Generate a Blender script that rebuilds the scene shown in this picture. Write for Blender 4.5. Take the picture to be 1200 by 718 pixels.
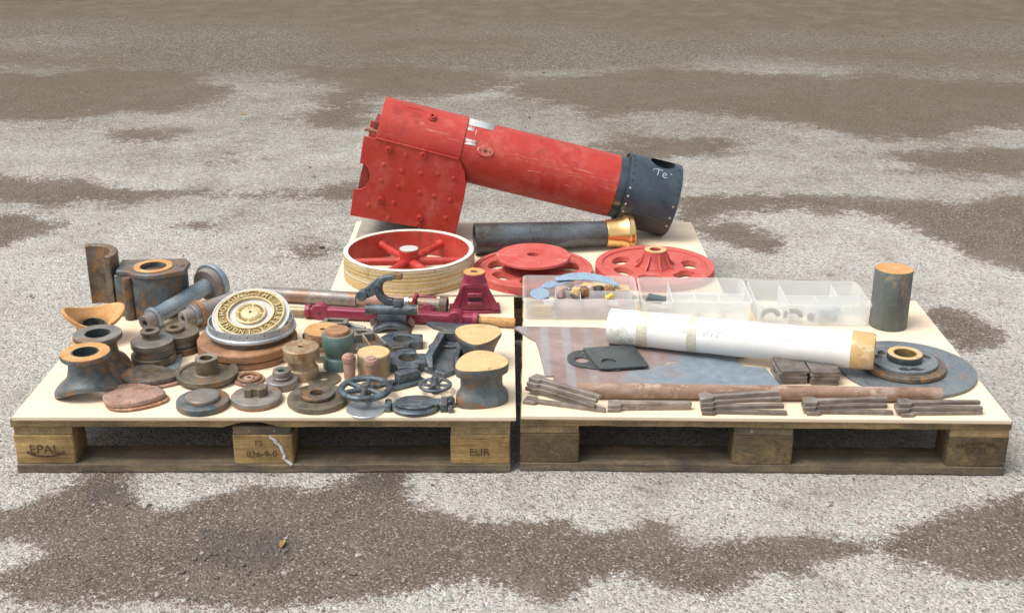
import bpy, bmesh, math, random
import numpy as np
from mathutils import Vector, Matrix
R = math.radians
PI = math.pi
random.seed(7)
for o in list(bpy.data.objects):
    bpy.data.objects.remove(o)
S = bpy.context.scene
COL = S.collection

# ------------------------------------------------------------ camera
cam_d = bpy.data.cameras.new('camera')
cam = bpy.data.objects.new('camera', cam_d)
COL.objects.link(cam)
cam_d.sensor_width = 36.0
cam_d.lens = 43.29
cam_d.clip_start = 0.05
cam_d.clip_end = 2000
PITCH, YAW, ROLL = R(21.4), R(0.36), R(0.2)
fw = Vector((math.sin(YAW) * math.cos(PITCH), math.cos(YAW) * math.cos(PITCH), -math.sin(PITCH)))
rt = Vector((math.cos(YAW), -math.sin(YAW), 0))
up = rt.cross(fw)
rt2 = rt * math.cos(ROLL) + up * math.sin(ROLL)
up2 = up * math.cos(ROLL) - rt * math.sin(ROLL)
mw = Matrix((rt2, up2, -fw)).transposed().to_4x4()
mw.translation = Vector((0, -2.65, 1.475))
cam.matrix_world = mw
S.camera = cam

# ------------------------------------------------------------ light
SUN_EL, SUN_AZ = R(62), R(-112)          # azimuth from +Y towards +X: high, from the left
world = bpy.data.worlds.new('World')
S.world = world
world.use_nodes = True
wn = world.node_tree.nodes
wl = world.node_tree.links
bg = wn['Background']
sky = wn.new('ShaderNodeTexSky')
sky.sky_type = 'NISHITA'
sky.sun_disc = False
sky.sun_elevation = SUN_EL
sky.sun_rotation = SUN_AZ
sky.air_density = 1.0
sky.dust_density = 5.0
hs = wn.new('ShaderNodeHueSaturation')
hs.inputs['Saturation'].default_value = 0.22
wl.new(sky.outputs[0], hs.inputs['Color'])
wl.new(hs.outputs[0], bg.inputs[0])
bg.inputs[1].default_value = 0.15
sun_d = bpy.data.lights.new('sun', 'SUN')
sun_d.energy = 1.45
sun_d.angle = R(28)
sun_d.color = (1.0, 0.96, 0.9)
sun = bpy.data.objects.new('sun', sun_d)
COL.objects.link(sun)
sd = Vector((math.sin(SUN_AZ) * math.cos(SUN_EL), math.cos(SUN_AZ) * math.cos(SUN_EL), math.sin(SUN_EL)))
sun.rotation_euler = (-sd).to_track_quat('-Z', 'Y').to_euler()
sun.location = sd * 20
S.view_settings.view_transform = 'Standard'
S.view_settings.look = 'None'
S.view_settings.exposure = 0.62
S.view_settings.gamma = 1.0
S.view_settings.use_curve_mapping = False

# ------------------------------------------------------------ materials
MATS = {}


def ramp(nt, fac, stops):
    n = nt.nodes.new('ShaderNodeValToRGB')
    e = n.color_ramp.elements
    while len(e) < len(stops):
        e.new(0.5)
    for i, (p, c) in enumerate(stops):
        e[i].position = p
        e[i].color = (c, c, c, 1) if isinstance(c, (int, float)) else (*c, 1)
    nt.links.new(fac, n.inputs[0])
    return n.outputs[0]


def mixc(nt, f, a, b, mode='MIX'):
    n = nt.nodes.new('ShaderNodeMix')
    n.data_type = 'RGBA'
    n.blend_type = mode
    for v, i in ((f, 0), (a, 6), (b, 7)):
        if isinstance(v, (int, float)):
            n.inputs[i].default_value = v
        elif isinstance(v, tuple):
            n.inputs[i].default_value = (*v, 1)
        else:
            nt.links.new(v, n.inputs[i])
    return n.outputs[2]


def noise(nt, vec, scale, detail=4, rough=0.6, w=None, dist=0.0):
    n = nt.nodes.new('ShaderNodeTexNoise')
    n.noise_dimensions = '4D' if w is not None else '3D'
    n.inputs['Scale'].default_value = scale
    n.inputs['Detail'].default_value = detail
    n.inputs['Roughness'].default_value = rough
    n.inputs['Distortion'].default_value = dist
    nt.links.new(vec, n.inputs['Vector'])
    if w is not None:
        nt.links.new(w, n.inputs['W'])
    return n.outputs['Fac']


def math_node(nt, op, a, b=0.0, clamp=False):
    n = nt.nodes.new('ShaderNodeMath')
    n.operation = op
    n.use_clamp = clamp
    for i, v in enumerate((a, b)):
        if isinstance(v, (int, float)):
            n.inputs[i].default_value = v
        else:
            nt.links.new(v, n.inputs[i])
    return n.outputs[0]


def base_mat(name):
    m = bpy.data.materials.new(name)
    m.use_nodes = True
    nt = m.node_tree
    p = nt.nodes['Principled BSDF']
    tc = nt.nodes.new('ShaderNodeTexCoord')
    oi = nt.nodes.new('ShaderNodeObjectInfo')
    w = math_node(nt, 'MULTIPLY', oi.outputs['Random'], 37.0)
    return m, nt, p, tc.outputs['Object'], w, oi.outputs['Random']


def set_bump(nt, p, h, strength, dist):
    b = nt.nodes.new('ShaderNodeBump')
    b.inputs['Strength'].default_value = strength
    b.inputs['Distance'].default_value = dist
    nt.links.new(h, b.inputs['Height'])
    nt.links.new(b.outputs[0], p.inputs['Normal'])


def metal(name, c1, c2, spot=None, amt=0.5, scale=28, rough=0.6, met=0.0, bump=0.25, c3=None, stretch=None, vary=0.25, scratch=None, edge=0.0, grain=0.3):
    """worn metal or paint: two tones, rust or dust spots with their own outline, fine grain"""
    m, nt, p, co, w, rnd = base_mat(name)
    if stretch:
        mp = nt.nodes.new('ShaderNodeMapping')
        mp.inputs['Scale'].default_value = stretch
        nt.links.new(co, mp.inputs['Vector'])
        co2 = mp.outputs[0]
    else:
        co2 = co
    n1 = noise(nt, co2, scale, 5, 0.62, w, 0.3)
    col = mixc(nt, ramp(nt, n1, [(0.36, 0.0), (0.64, 1.0)]), c1, c2)
    if c3:
        n3 = noise(nt, co2, scale * 0.6, 4, 0.6, math_node(nt, 'ADD', w, 11.3), 0.5)
        col = mixc(nt, ramp(nt, n3, [(0.5, 0.0), (0.62, 0.85)]), col, c3)
    if spot:
        n2 = noise(nt, co, scale * 1.9, 6, 0.75, math_node(nt, 'ADD', w, 5.1), 0.2)
        nl = noise(nt, co, scale * 0.45, 3, 0.5, math_node(nt, 'ADD', w, 8.7))
        n2 = math_node(nt, 'ADD', n2, math_node(nt, 'MULTIPLY', math_node(nt, 'SUBTRACT', nl, 0.5), 0.7))
        t = 0.72 - 0.32 * amt
        col = mixc(nt, ramp(nt, n2, [(t, 0.0), (t + 0.07, 0.9)]), col, spot)
    if scratch:
        mp2 = nt.nodes.new('ShaderNodeMapping')
        mp2.inputs['Scale'].default_value = (1.0, 4.0, 5.0)
        mp2.inputs['Rotation'].default_value = (0.2, 0.5, 0.3)
        nt.links.new(co, mp2.inputs['Vector'])
        ns = noise(nt, mp2.outputs[0], scale * 1.1, 6, 0.75, math_node(nt, 'ADD', w, 2.2), 0.6)
        col = mixc(nt, ramp(nt, ns, [(0.625, 0.0), (0.70, 0.75)]), col, scratch)
    nf = noise(nt, co, scale * 14, 3, 0.7)
    g = ramp(nt, nf, [(0.3, 1.0 - grain), (0.7, 1.0 + grain * 0.8)])
    col = mixc(nt, 1.0, col, g, 'MULTIPLY')
    if edge:
        # bare, rubbed metal along the edges
        bv = nt.nodes.new('ShaderNodeBevel')
        bv.samples = 4
        bv.inputs['Radius'].default_value = 0.003
        ge = nt.nodes.new('ShaderNodeNewGeometry')
        dt = nt.nodes.new('ShaderNodeVectorMath')
        dt.operation = 'DOT_PRODUCT'
        nt.links.new(bv.outputs[0], dt.inputs[0])
        nt.links.new(ge.outputs['Normal'], dt.inputs[1])
        em = ramp(nt, math_node(nt, 'ADD', math_node(nt, 'SUBTRACT', 1.0, dt.outputs['Value']), math_node(nt, 'MULTIPLY', math_node(nt, 'SUBTRACT', n1, 0.5), 0.12)), [(0.02, 0.0), (0.14, edge)])
        lt = mixc(nt, 1.0, col, (2.1, 2.0, 1.9), 'MULTIPLY')
        col = mixc(nt, em, col, lt)
    v = math_node(nt, 'ADD', math_node(nt, 'MULTIPLY', rnd, vary), 1.0 - vary * 0.5)
    cmb = nt.nodes.new('ShaderNodeCombineColor')
    for i in range(3):
        nt.links.new(v, cmb.inputs[i])
    col = mixc(nt, 1.0, col, cmb.outputs[0], 'MULTIPLY')
    nt.links.new(col, p.inputs['Base Color'])
    rr = ramp(nt, n1, [(0.3, max(0.05, rough - 0.13)), (0.7, min(1, rough + 0.12))])
    nt.links.new(rr, p.inputs['Roughness'])
    p.inputs['Metallic'].default_value = met
    h = math_node(nt, 'ADD', math_node(nt, 'MULTIPLY', nf, 0.5), noise(nt, co, scale * 4, 4, 0.65))
    set_bump(nt, p, h, bump, 0.004)
    MATS[name] = m
    return m


def wood(name, c1, c2, grain=(2.0, 45.0, 45.0), rough=0.75, bump=0.35, stain=None, vary=0.35, fine=120, fine_amt=0.22, smudge=None, crack=False):
    m, nt, p, co, w, rnd = base_mat(name)
    mp = nt.nodes.new('ShaderNodeMapping')
    mp.inputs['Scale'].default_value = grain
    nt.links.new(co, mp.inputs['Vector'])
    n1 = noise(nt, mp.outputs[0], 1.0, 6, 0.65, w, 0.8)
    col = mixc(nt, ramp(nt, n1, [(0.33, 0.0), (0.67, 1.0)]), c1, c2)
    if stain:
        n2 = noise(nt, co, 7.0, 5, 0.7, math_node(nt, 'ADD', w, 3.0), 0.4)
        col = mixc(nt, ramp(nt, n2, [(0.38, 0.0), (0.62, 0.85)]), col, stain)
    if crack:
        mpc = nt.nodes.new('ShaderNodeMapping')
        mpc.inputs['Scale'].default_value = tuple(g * 1.6 for g in grain)
        nt.links.new(co, mpc.inputs['Vector'])
        nc = noise(nt, mpc.outputs[0], 0.8, 3, 0.5, math_node(nt, 'ADD', w, 14.0), 1.2)
        col = mixc(nt, ramp(nt, nc, [(0.27, 0.85), (0.33, 0.0)]), col, (0.03, 0.022, 0.014))
    if smudge:
        n4 = noise(nt, co, 4.5, 6, 0.72, math_node(nt, 'ADD', w, 9.0), 0.5)
        col = mixc(nt, ramp(nt, n4, [(0.60, 0.0), (0.78, 0.55)]), col, smudge)
    nf = noise(nt, co, fine, 3, 0.7)
    col = mixc(nt, 1.0, col, ramp(nt, nf, [(0.3, 1 - fine_amt), (0.7, 1 + fine_amt * 0.8)]), 'MULTIPLY')
    v = math_node(nt, 'ADD', math_node(nt, 'MULTIPLY', rnd, vary), 1.0 - vary * 0.5)
    cmb = nt.nodes.new('ShaderNodeCombineColor')
    for i in range(3):
        nt.links.new(v, cmb.inputs[i])
    col = mixc(nt, 1.0, col, cmb.outputs[0], 'MULTIPLY')
    nt.links.new(col, p.inputs['Base Color'])
    p.inputs['Roughness'].default_value = rough
    set_bump(nt, p, math_node(nt, 'ADD', n1, math_node(nt, 'MULTIPLY', nf, 0.4)), bump, 0.004)
    MATS[name] = m
    return m


metal('red_dark', (0.25, 0.02, 0.02), (0.18, 0.02, 0.018), spot=(0.12, 0.05, 0.04), amt=0.4, scale=30, rough=0.6, vary=0.1)
metal('red_dusty', (0.42, 0.062, 0.050), (0.46, 0.105, 0.085), spot=(0.50, 0.24, 0.20), amt=0.35, scale=16, rough=0.6, bump=0.15, vary=0.06, grain=0.14, edge=0.3)
metal('black_paint', (0.018, 0.028, 0.038), (0.040, 0.060, 0.080), spot=(0.13, 0.11, 0.09), amt=0.2, scale=10, rough=0.38, bump=0.1, vary=0.04, grain=0.2)
metal('soot_and_shadow', (0.035, 0.030, 0.026), (0.06, 0.05, 0.042), spot=(0.12, 0.10, 0.08), amt=0.25, scale=22, rough=0.62, bump=0.3, vary=0.1)  # sooty black; also the shadow painted into holes and the smokebox underside
metal('burgundy', (0.19, 0.014, 0.040), (0.24, 0.032, 0.062), spot=(0.34, 0.14, 0.16), amt=0.2, scale=22, rough=0.4, bump=0.1, vary=0.1, edge=0.35, grain=0.15)
metal('slate_cast', (0.046, 0.060, 0.072), (0.125, 0.160, 0.184), spot=(0.026, 0.031, 0.035), amt=0.55, scale=30, rough=0.42, met=0.3, bump=0.35, vary=0.25, edge=0.8, c3=(0.10, 0.085, 0.070))
metal('slate_rust', (0.055, 0.074, 0.083), (0.15, 0.178, 0.185), spot=(0.23, 0.115, 0.048), amt=0.66, scale=26, rough=0.48, met=0.25, bump=0.4, c3=(0.15, 0.105, 0.075), vary=0.15, edge=0.5)
metal('brown_cast', (0.075, 0.056, 0.041), (0.165, 0.128, 0.096), spot=(0.26, 0.13, 0.05), amt=0.58, scale=28, rough=0.48, met=0.25, bump=0.4, c3=(0.13, 0.135, 0.125), vary=0.2, edge=0.6)
metal('olive_cast', (0.075, 0.063, 0.042), (0.16, 0.135, 0.093), spot=(0.22, 0.115, 0.045), amt=0.45, scale=28, rough=0.46, met=0.25, bump=0.35, c3=(0.17, 0.15, 0.12), vary=0.15, edge=0.6)
metal('grey_face', (0.165, 0.145, 0.122), (0.27, 0.245, 0.212), spot=(0.26, 0.14, 0.065), amt=0.5, scale=26, rough=0.42, met=0.3, bump=0.3, c3=(0.13, 0.13, 0.125), vary=0.15, edge=0.5)
metal('orange_rust', (0.45, 0.215, 0.065), (0.52, 0.30, 0.12), spot=(0.26, 0.115, 0.04), amt=0.4, scale=26, rough=0.75, bump=0.35, c3=(0.50, 0.33, 0.16), vary=0.08, edge=0.25)
metal('tan_rust', (0.50, 0.34, 0.15), (0.56, 0.41, 0.21), spot=(0.36, 0.2, 0.075), amt=0.35, scale=30, rough=0.8, bump=0.35, vary=0.1)
metal('brown_rust', (0.20, 0.095, 0.045), (0.32, 0.17, 0.085), spot=(0.42, 0.26, 0.14), amt=0.42, scale=17, rough=0.62, bump=0.35, c3=(0.15, 0.10, 0.07), vary=0.15, edge=0.45)
metal('pink_rust', (0.27, 0.15, 0.11), (0.38, 0.24, 0.185), spot=(0.17, 0.09, 0.065), amt=0.5, scale=22, rough=0.68, bump=0.4, c3=(0.22, 0.16, 0.135), vary=0.15, edge=0.4)
metal('bar_rust', (0.18, 0.10, 0.062), (0.28, 0.18, 0.125), spot=(0.37, 0.28, 0.22), amt=0.42, scale=30, rough=0.68, bump=0.5, c3=(0.32, 0.24, 0.20), stretch=(0.35, 1, 1), vary=0.1)
metal('blue_shaft', (0.20, 0.265, 0.31), (0.29, 0.35, 0.385), spot=(0.20, 0.155, 0.13), amt=0.4, scale=16, rough=0.42, met=0.35, bump=0.2, c3=(0.20, 0.19, 0.185), vary=0.1)
metal('shaft_brown', (0.19, 0.165, 0.15), (0.26, 0.235, 0.22), spot=(0.30, 0.17, 0.10), amt=0.4, scale=22, rough=0.5, met=0.3, bump=0.25, vary=0.15)
metal('tube_grey', (0.25, 0.25, 0.25), (0.19, 0.165, 0.15), spot=(0.25, 0.11, 0.05), amt=0.55, scale=12, rough=0.42, met=0.35, bump=0.2, c3=(0.21, 0.115, 0.07), vary=0.1)
metal('green_paint', (0.07, 0.125, 0.118), (0.10, 0.165, 0.155), spot=(0.17, 0.20, 0.16), amt=0.35, scale=22, rough=0.5, bump=0.25, c3=(0.10, 0.15, 0.12), vary=0.1)
metal('brass_cast', (0.52, 0.42, 0.22), (0.62, 0.52, 0.31), spot=(0.36, 0.27, 0.12), amt=0.35, scale=30, rough=0.42, met=0.45, bump=0.25, vary=0.05)
metal('brass_worn', (0.30, 0.215, 0.125), (0.42, 0.32, 0.21), spot=(0.27, 0.14, 0.06), amt=0.45, scale=18, rough=0.42, met=0.3, bump=0.15, stretch=(1, 1, 0.15), vary=0.1, edge=0.4)
metal('brass_dark', (0.20, 0.145, 0.055), (0.29, 0.215, 0.095), scale=40, rough=0.5, met=0.4, vary=0.1)
metal('brass_polished', (0.80, 0.56, 0.24), (0.74, 0.49, 0.19), spot=(0.62, 0.36, 0.10), amt=0.15, scale=9, rough=0.24, met=0.95, bump=0.02, vary=0.02, grain=0.06)
metal('chrome', (0.62, 0.65, 0.68), (0.50, 0.54, 0.57), spot=(0.72, 0.74, 0.76), amt=0.3, scale=18, rough=0.36, met=0.75, bump=0.06, vary=0.02)
metal('white_enamel', (0.50, 0.49, 0.47), (0.43, 0.42, 0.405), spot=(0.40, 0.39, 0.385), amt=0.35, scale=20, rough=0.42, bump=0.06, vary=0.02, grain=0.1)
metal('cream_paint', (0.74, 0.69, 0.61), (0.62, 0.55, 0.45), spot=(0.48, 0.33, 0.15), amt=0.18, scale=26, rough=0.55, bump=0.15, vary=0.02)
metal('rim_varnish', (0.42, 0.265, 0.075), (0.50, 0.395, 0.215), spot=(0.24, 0.15, 0.06), amt=0.34, scale=15, rough=0.55, bump=0.2, c3=(0.55, 0.50, 0.38), stretch=(0.3, 0.3, 11.0), vary=0.02)
metal('pipe_steel', (0.055, 0.065, 0.072), (0.13, 0.155, 0.17), spot=(0.075, 0.055, 0.04), amt=0.55, scale=9, rough=0.33, met=0.45, bump=0.15, c3=(0.085, 0.08, 0.065), stretch=(0.5, 1, 1), vary=0.02)
metal('disc_steel', (0.115, 0.138, 0.15), (0.19, 0.217, 0.226), spot=(0.26, 0.17, 0.11), amt=0.34, scale=9, rough=0.44, met=0.25, bump=0.12, c3=(0.19, 0.20, 0.22), vary=0.02)
metal('dark_sheet', (0.035, 0.044, 0.048), (0.075, 0.085, 0.082), spot=(0.13, 0.13, 0.10), amt=0.3, scale=9, rough=0.42, met=0.2, bump=0.1, vary=0.2, edge=0.4)
metal('link_steel', (0.15, 0.13, 0.11), (0.265, 0.232, 0.205), spot=(0.15, 0.105, 0.075), amt=0.45, scale=24, rough=0.45, met=0.35, bump=0.2, c3=(0.17, 0.125, 0.098), vary=0.4, edge=0.7)
metal('shim_steel', (0.10, 0.086, 0.076), (0.20, 0.172, 0.152), spot=(0.07, 0.055, 0.045), amt=0.5, scale=34, rough=0.5, met=0.2, bump=0.3, vary=0.5, edge=0.7)
metal('bar_dark', (0.075, 0.076, 0.068), (0.155, 0.15, 0.13), spot=(0.22, 0.16, 0.09), amt=0.42, scale=20, rough=0.55, bump=0.3, c3=(0.075, 0.10, 0.098), stretch=(1, 1, 0.22), vary=0.02, edge=0.4)
metal('bright_steel', (0.55, 0.55, 0.54), (0.45, 0.44, 0.43), scale=30, rough=0.3, met=0.8, bump=0.05, vary=0.05)
metal('blue_sheet', (0.20, 0.285, 0.365), (0.25, 0.335, 0.41), spot=(0.20, 0.23, 0.27), amt=0.3, scale=15, rough=0.5, bump=0.08, vary=0.2)
metal('pink_cast', (0.46, 0.33, 0.31), (0.38, 0.25, 0.23), spot=(0.25, 0.18, 0.16), amt=0.35, scale=40, rough=0.7, vary=0.4)
metal('dark_block', (0.06, 0.078, 0.085), (0.09, 0.11, 0.115), scale=40, rough=0.5, vary=0.2)
metal('yellow_plastic', (0.60, 0.42, 0.03), (0.65, 0.48, 0.06), scale=40, rough=0.4, vary=0.1)
metal('paper', (0.72, 0.715, 0.69), (0.66, 0.66, 0.635), spot=(0.50, 0.49, 0.43), amt=0.3, scale=9, rough=0.7, bump=0.05, vary=0.02, grain=0.04)
metal('parcel_tape', (0.47, 0.30, 0.12), (0.54, 0.365, 0.165), spot=(0.60, 0.46, 0.30), amt=0.3, scale=12, rough=0.28, bump=0.2, grain=0.1, stretch=(0.6, 1, 1), vary=0.05)
metal('clear_tape', (0.56, 0.54, 0.44), (0.48, 0.45, 0.34), scale=20, rough=0.35, bump=0.15, vary=0.1)
metal('cardboard', (0.48, 0.36, 0.22), (0.40, 0.29, 0.17), scale=30, rough=0.85, vary=0.1)
metal('sticker', (0.58, 0.56, 0.55), (0.46, 0.44, 0.43), spot=(0.36, 0.05, 0.04), amt=0.62, scale=30, rough=0.5, bump=0.1, vary=0.1)
metal('silver_tape', (0.36, 0.375, 0.37), (0.50, 0.50, 0.49), spot=(0.36, 0.06, 0.05), amt=0.3, scale=18, rough=0.5, met=0.0, bump=0.3, vary=0.05)
metal('chalk', (0.55, 0.56, 0.57), (0.42, 0.44, 0.46), scale=60, rough=0.95, vary=0.0)
metal('white_drip', (0.62, 0.61, 0.60), (0.50, 0.49, 0.48), scale=50, rough=0.6, vary=0.0)
metal('burnt_ink', (0.055, 0.028, 0.018), (0.085, 0.045, 0.028), scale=60, rough=0.9, vary=0.0)
metal('pencil', (0.46, 0.46, 0.45), (0.56, 0.56, 0.55), scale=60, rough=0.9, vary=0.0)
metal('nail_steel', (0.42, 0.40, 0.37), (0.30, 0.27, 0.24), scale=60, rough=0.4, met=0.5, vary=0.2)
wood('plywood', (0.66, 0.53, 0.375), (0.735, 0.615, 0.46), grain=(0.8, 30, 30), rough=0.6, bump=0.04, vary=0.03, fine=30, fine_amt=0.03, smudge=(0.56, 0.40, 0.24))
wood('ply_edge', (0.52, 0.385, 0.25), (0.66, 0.52, 0.37), grain=(2, 10, 400), rough=0.8, bump=0.1, vary=0.05)
wood('pallet_deck', (0.26, 0.17, 0.068), (0.48, 0.345, 0.16), grain=(3.0, 70, 70), stain=(0.09, 0.072, 0.045), bump=0.8, crack=True)
wood('pallet_block', (0.22, 0.135, 0.045), (0.48, 0.33, 0.13), grain=(5, 34, 95), stain=(0.15, 0.095, 0.04), bump=0.8, vary=0.15, crack=True)
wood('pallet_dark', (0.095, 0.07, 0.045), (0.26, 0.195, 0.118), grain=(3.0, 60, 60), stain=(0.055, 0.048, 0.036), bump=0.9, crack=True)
wood('chip_block', (0.075, 0.052, 0.028), (0.24, 0.165, 0.072), grain=(70, 70, 70), stain=(0.065, 0.048, 0.028), bump=1.0, vary=0.15, crack=True)
wood('grey_timber', (0.27, 0.24, 0.20), (0.36, 0.325, 0.28), grain=(3.0, 60, 60), stain=(0.20, 0.175, 0.14), bump=0.5)


def plastic(name, tint, trans):
    m, nt, p, co, w, rnd = base_mat(name)
    nz = noise(nt, co, 25, 3, 0.6, w)
    col = mixc(nt, ramp(nt, nz, [(0.35, 0.0), (0.65, 1.0)]), tuple(c * 0.95 for c in tint), tint)
    nt.links.new(col, p.inputs['Base Color'])
    p.inputs['Roughness'].default_value = 0.16
    p.inputs['Specular IOR Level'].default_value = 0.4
    tr = nt.nodes.new('ShaderNodeBsdfTransparent')
    tr.inputs[0].default_value = (0.97, 0.98, 0.98, 1)
    tl = nt.nodes.new('ShaderNodeBsdfTranslucent')
    nt.links.new(col, tl.inputs[0])
    m1 = nt.nodes.new('ShaderNodeMixShader')
    m1.inputs[0].default_value = 0.6
    nt.links.new(p.outputs[0], m1.inputs[1])
    nt.links.new(tl.outputs[0], m1.inputs[2])
    m2 = nt.nodes.new('ShaderNodeMixShader')
    m2.inputs[0].default_value = trans
    nt.links.new(m1.outputs[0], m2.inputs[1])
    nt.links.new(tr.outputs[0], m2.inputs[2])
    out = nt.nodes['Material Output']
    nt.links.new(m2.outputs[0], out.inputs[0])
    MATS[name] = m


def worn_stamp():
    m = MATS['burnt_ink']
    nt = m.node_tree
    tc = nt.nodes.new('ShaderNodeTexCoord')
    n = noise(nt, tc.outputs['Object'], 120, 5, 0.75)
    tr = nt.nodes.new('ShaderNodeBsdfTransparent')
    mx = nt.nodes.new('ShaderNodeMixShader')
    nt.links.new(ramp(nt, n, [(0.50, 0.0), (0.60, 0.8)]), mx.inputs[0])
    nt.links.new(nt.nodes['Principled BSDF'].outputs[0], mx.inputs[1])
    nt.links.new(tr.outputs[0], mx.inputs[2])
    nt.links.new(mx.outputs[0], nt.nodes['Material Output'].inputs[0])


worn_stamp()
plastic('milky_plastic', (0.95, 0.965, 0.96), 0.62)
plastic('milky_divider', (0.95, 0.965, 0.965), 0.45)
plastic('clear_bag', (0.75, 0.82, 0.88), 0.6)

def red_boiler():
    """old brushed red paint: faded clouds, grime runs, chips to grey, rubbed pale scratches in clusters"""
    m, nt, p, co, w, rnd = base_mat('red_paint')
    n1 = noise(nt, co, 5.0, 6, 0.65, None, 0.4)
    n2 = noise(nt, co, 16, 6, 0.7, None, 0.3)
    n3 = noise(nt, co, 60, 5, 0.75)
    nl = noise(nt, co, 4.0, 3, 0.5, None, 0.2)
    col = mixc(nt, ramp(nt, n1, [(0.32, 0.0), (0.68, 1.0)]), (0.34, 0.021, 0.014), (0.43, 0.042, 0.027))
    col = mixc(nt, ramp(nt, n2, [(0.50, 0.0), (0.72, 0.6)]), col, (0.46, 0.11, 0.085))
    mp = nt.nodes.new('ShaderNodeMapping')
    mp.inputs['Scale'].default_value = (30, 30, 3)
    nt.links.new(co, mp.inputs['Vector'])
    ng = noise(nt, mp.outputs[0], 1.0, 4, 0.6, None, 0.5)
    col = mixc(nt, ramp(nt, math_node(nt, 'ADD', ng, math_node(nt, 'MULTIPLY', math_node(nt, 'SUBTRACT', nl, 0.5), 0.8)), [(0.58, 0.0), (0.76, 0.6)]), col, (0.22, 0.020, 0.016))
    # scratches
    for rot, sc, off in (((0.2, 0.9, 0.1), 26, 3.0), ((0.1, -0.35, 0.4), 34, 7.0)):
        mq = nt.nodes.new('ShaderNodeMapping')
        mq.inputs['Rotation'].default_value = rot
        mq.inputs['Scale'].default_value = (0.35, 3.2, 3.2)
        mq.inputs['Location'].default_value = (off, off, off)
        nt.links.new(co, mq.inputs['Vector'])
        ns = noise(nt, mq.outputs[0], sc, 5, 0.7, None, 0.8)
        ns = math_node(nt, 'ADD', ns, math_node(nt, 'MULTIPLY', math_node(nt, 'SUBTRACT', noise(nt, mq.outputs[0], 3.0, 2, 0.5), 0.5), 0.55))
        col = mixc(nt, ramp(nt, ns, [(0.685, 0.0), (0.77, 0.75)]), col, (0.52, 0.24, 0.20))
    # chips
    nc = math_node(nt, 'ADD', n3, math_node(nt, 'MULTIPLY', math_node(nt, 'SUBTRACT', nl, 0.5), 0.45))
    col = mixc(nt, ramp(nt, nc, [(0.70, 0.0), (0.73, 0.9)]), col, (0.12, 0.060, 0.045))
    col = mixc(nt, 1.0, col, ramp(nt, n3, [(0.3, 0.86), (0.7, 1.12)]), 'MULTIPLY')
    nt.links.new(col, p.inputs['Base Color'])
    nt.links.new(ramp(nt, n2, [(0.3, 0.34), (0.7, 0.62)]), p.inputs['Roughness'])
    set_bump(nt, p, math_node(nt, 'ADD', n2, math_node(nt, 'MULTIPLY', n3, 0.25)), 0.12, 0.006)
    MATS['red_paint'] = m


red_boiler()

def plate_mat():
    """hot-rolled plate: pink oxide with pale blue mill-scale fields, wiped stripes and rust blots"""
    m, nt, p, co, w, rnd = base_mat('plate_steel')
    sx = nt.nodes.new('ShaderNodeSeparateXYZ')
    nt.links.new(co, sx.inputs[0])
    n1 = noise(nt, co, 9, 5, 0.6, None, 0.6)
    n2 = noise(nt, co, 40, 5, 0.7)
    col = mixc(nt, ramp(nt, n1, [(0.35, 0.0), (0.65, 1.0)]), (0.225, 0.16, 0.14), (0.30, 0.232, 0.21))
    # stripes across the left part
    wv = nt.nodes.new('ShaderNodeTexWave')
    wv.inputs['Scale'].default_value = 5.2
    wv.inputs['Distortion'].default_value = 0.5
    wv.inputs['Detail'].default_value = 2
    nt.links.new(co, wv.inputs['Vector'])
    left = ramp(nt, math_node(nt, 'ADD', math_node(nt, 'MULTIPLY', sx.outputs[0], -3.0), math_node(nt, 'MULTIPLY', n1, 0.3)), [(0.32, 0.0), (0.5, 1.0)])
    st = math_node(nt, 'MULTIPLY', ramp(nt, wv.outputs['Fac'], [(0.55, 0.0), (0.85, 0.6)]), left)
    col = mixc(nt, st, col, (0.28, 0.288, 0.297))
    # blue field on the right part
    bx = math_node(nt, 'ADD', math_node(nt, 'MULTIPLY', sx.outputs[0], 2.2), math_node(nt, 'ADD', math_node(nt, 'MULTIPLY', sx.outputs[1], -1.3), math_node(nt, 'MULTIPLY', math_node(nt, 'SUBTRACT', n1, 0.5), 1.5)))
    bl = ramp(nt, bx, [(0.02, 0.0), (0.42, 0.95)])
    col = mixc(nt, bl, col, mixc(nt, ramp(nt, n2, [(0.3, 0.0), (0.7, 1.0)]), (0.145, 0.192, 0.235), (0.185, 0.235, 0.28)))
    nr = noise(nt, co, 13, 3, 0.55)
    col = mixc(nt, ramp(nt, nr, [(0.70, 0.0), (0.73, 0.85)]), col, (0.50, 0.33, 0.13))
    col = mixc(nt, 1.0, col, ramp(nt, n2, [(0.3, 0.86), (0.7, 1.12)]), 'MULTIPLY')
    nt.links.new(col, p.inputs['Base Color'])
    nt.links.new(ramp(nt, n1, [(0.3, 0.48), (0.7, 0.65)]), p.inputs['Roughness'])
    p.inputs['Metallic'].default_value = 0.1
    set_bump(nt, p, n2, 0.06, 0.003)
    MATS['plate_steel'] = m


plate_mat()



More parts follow.
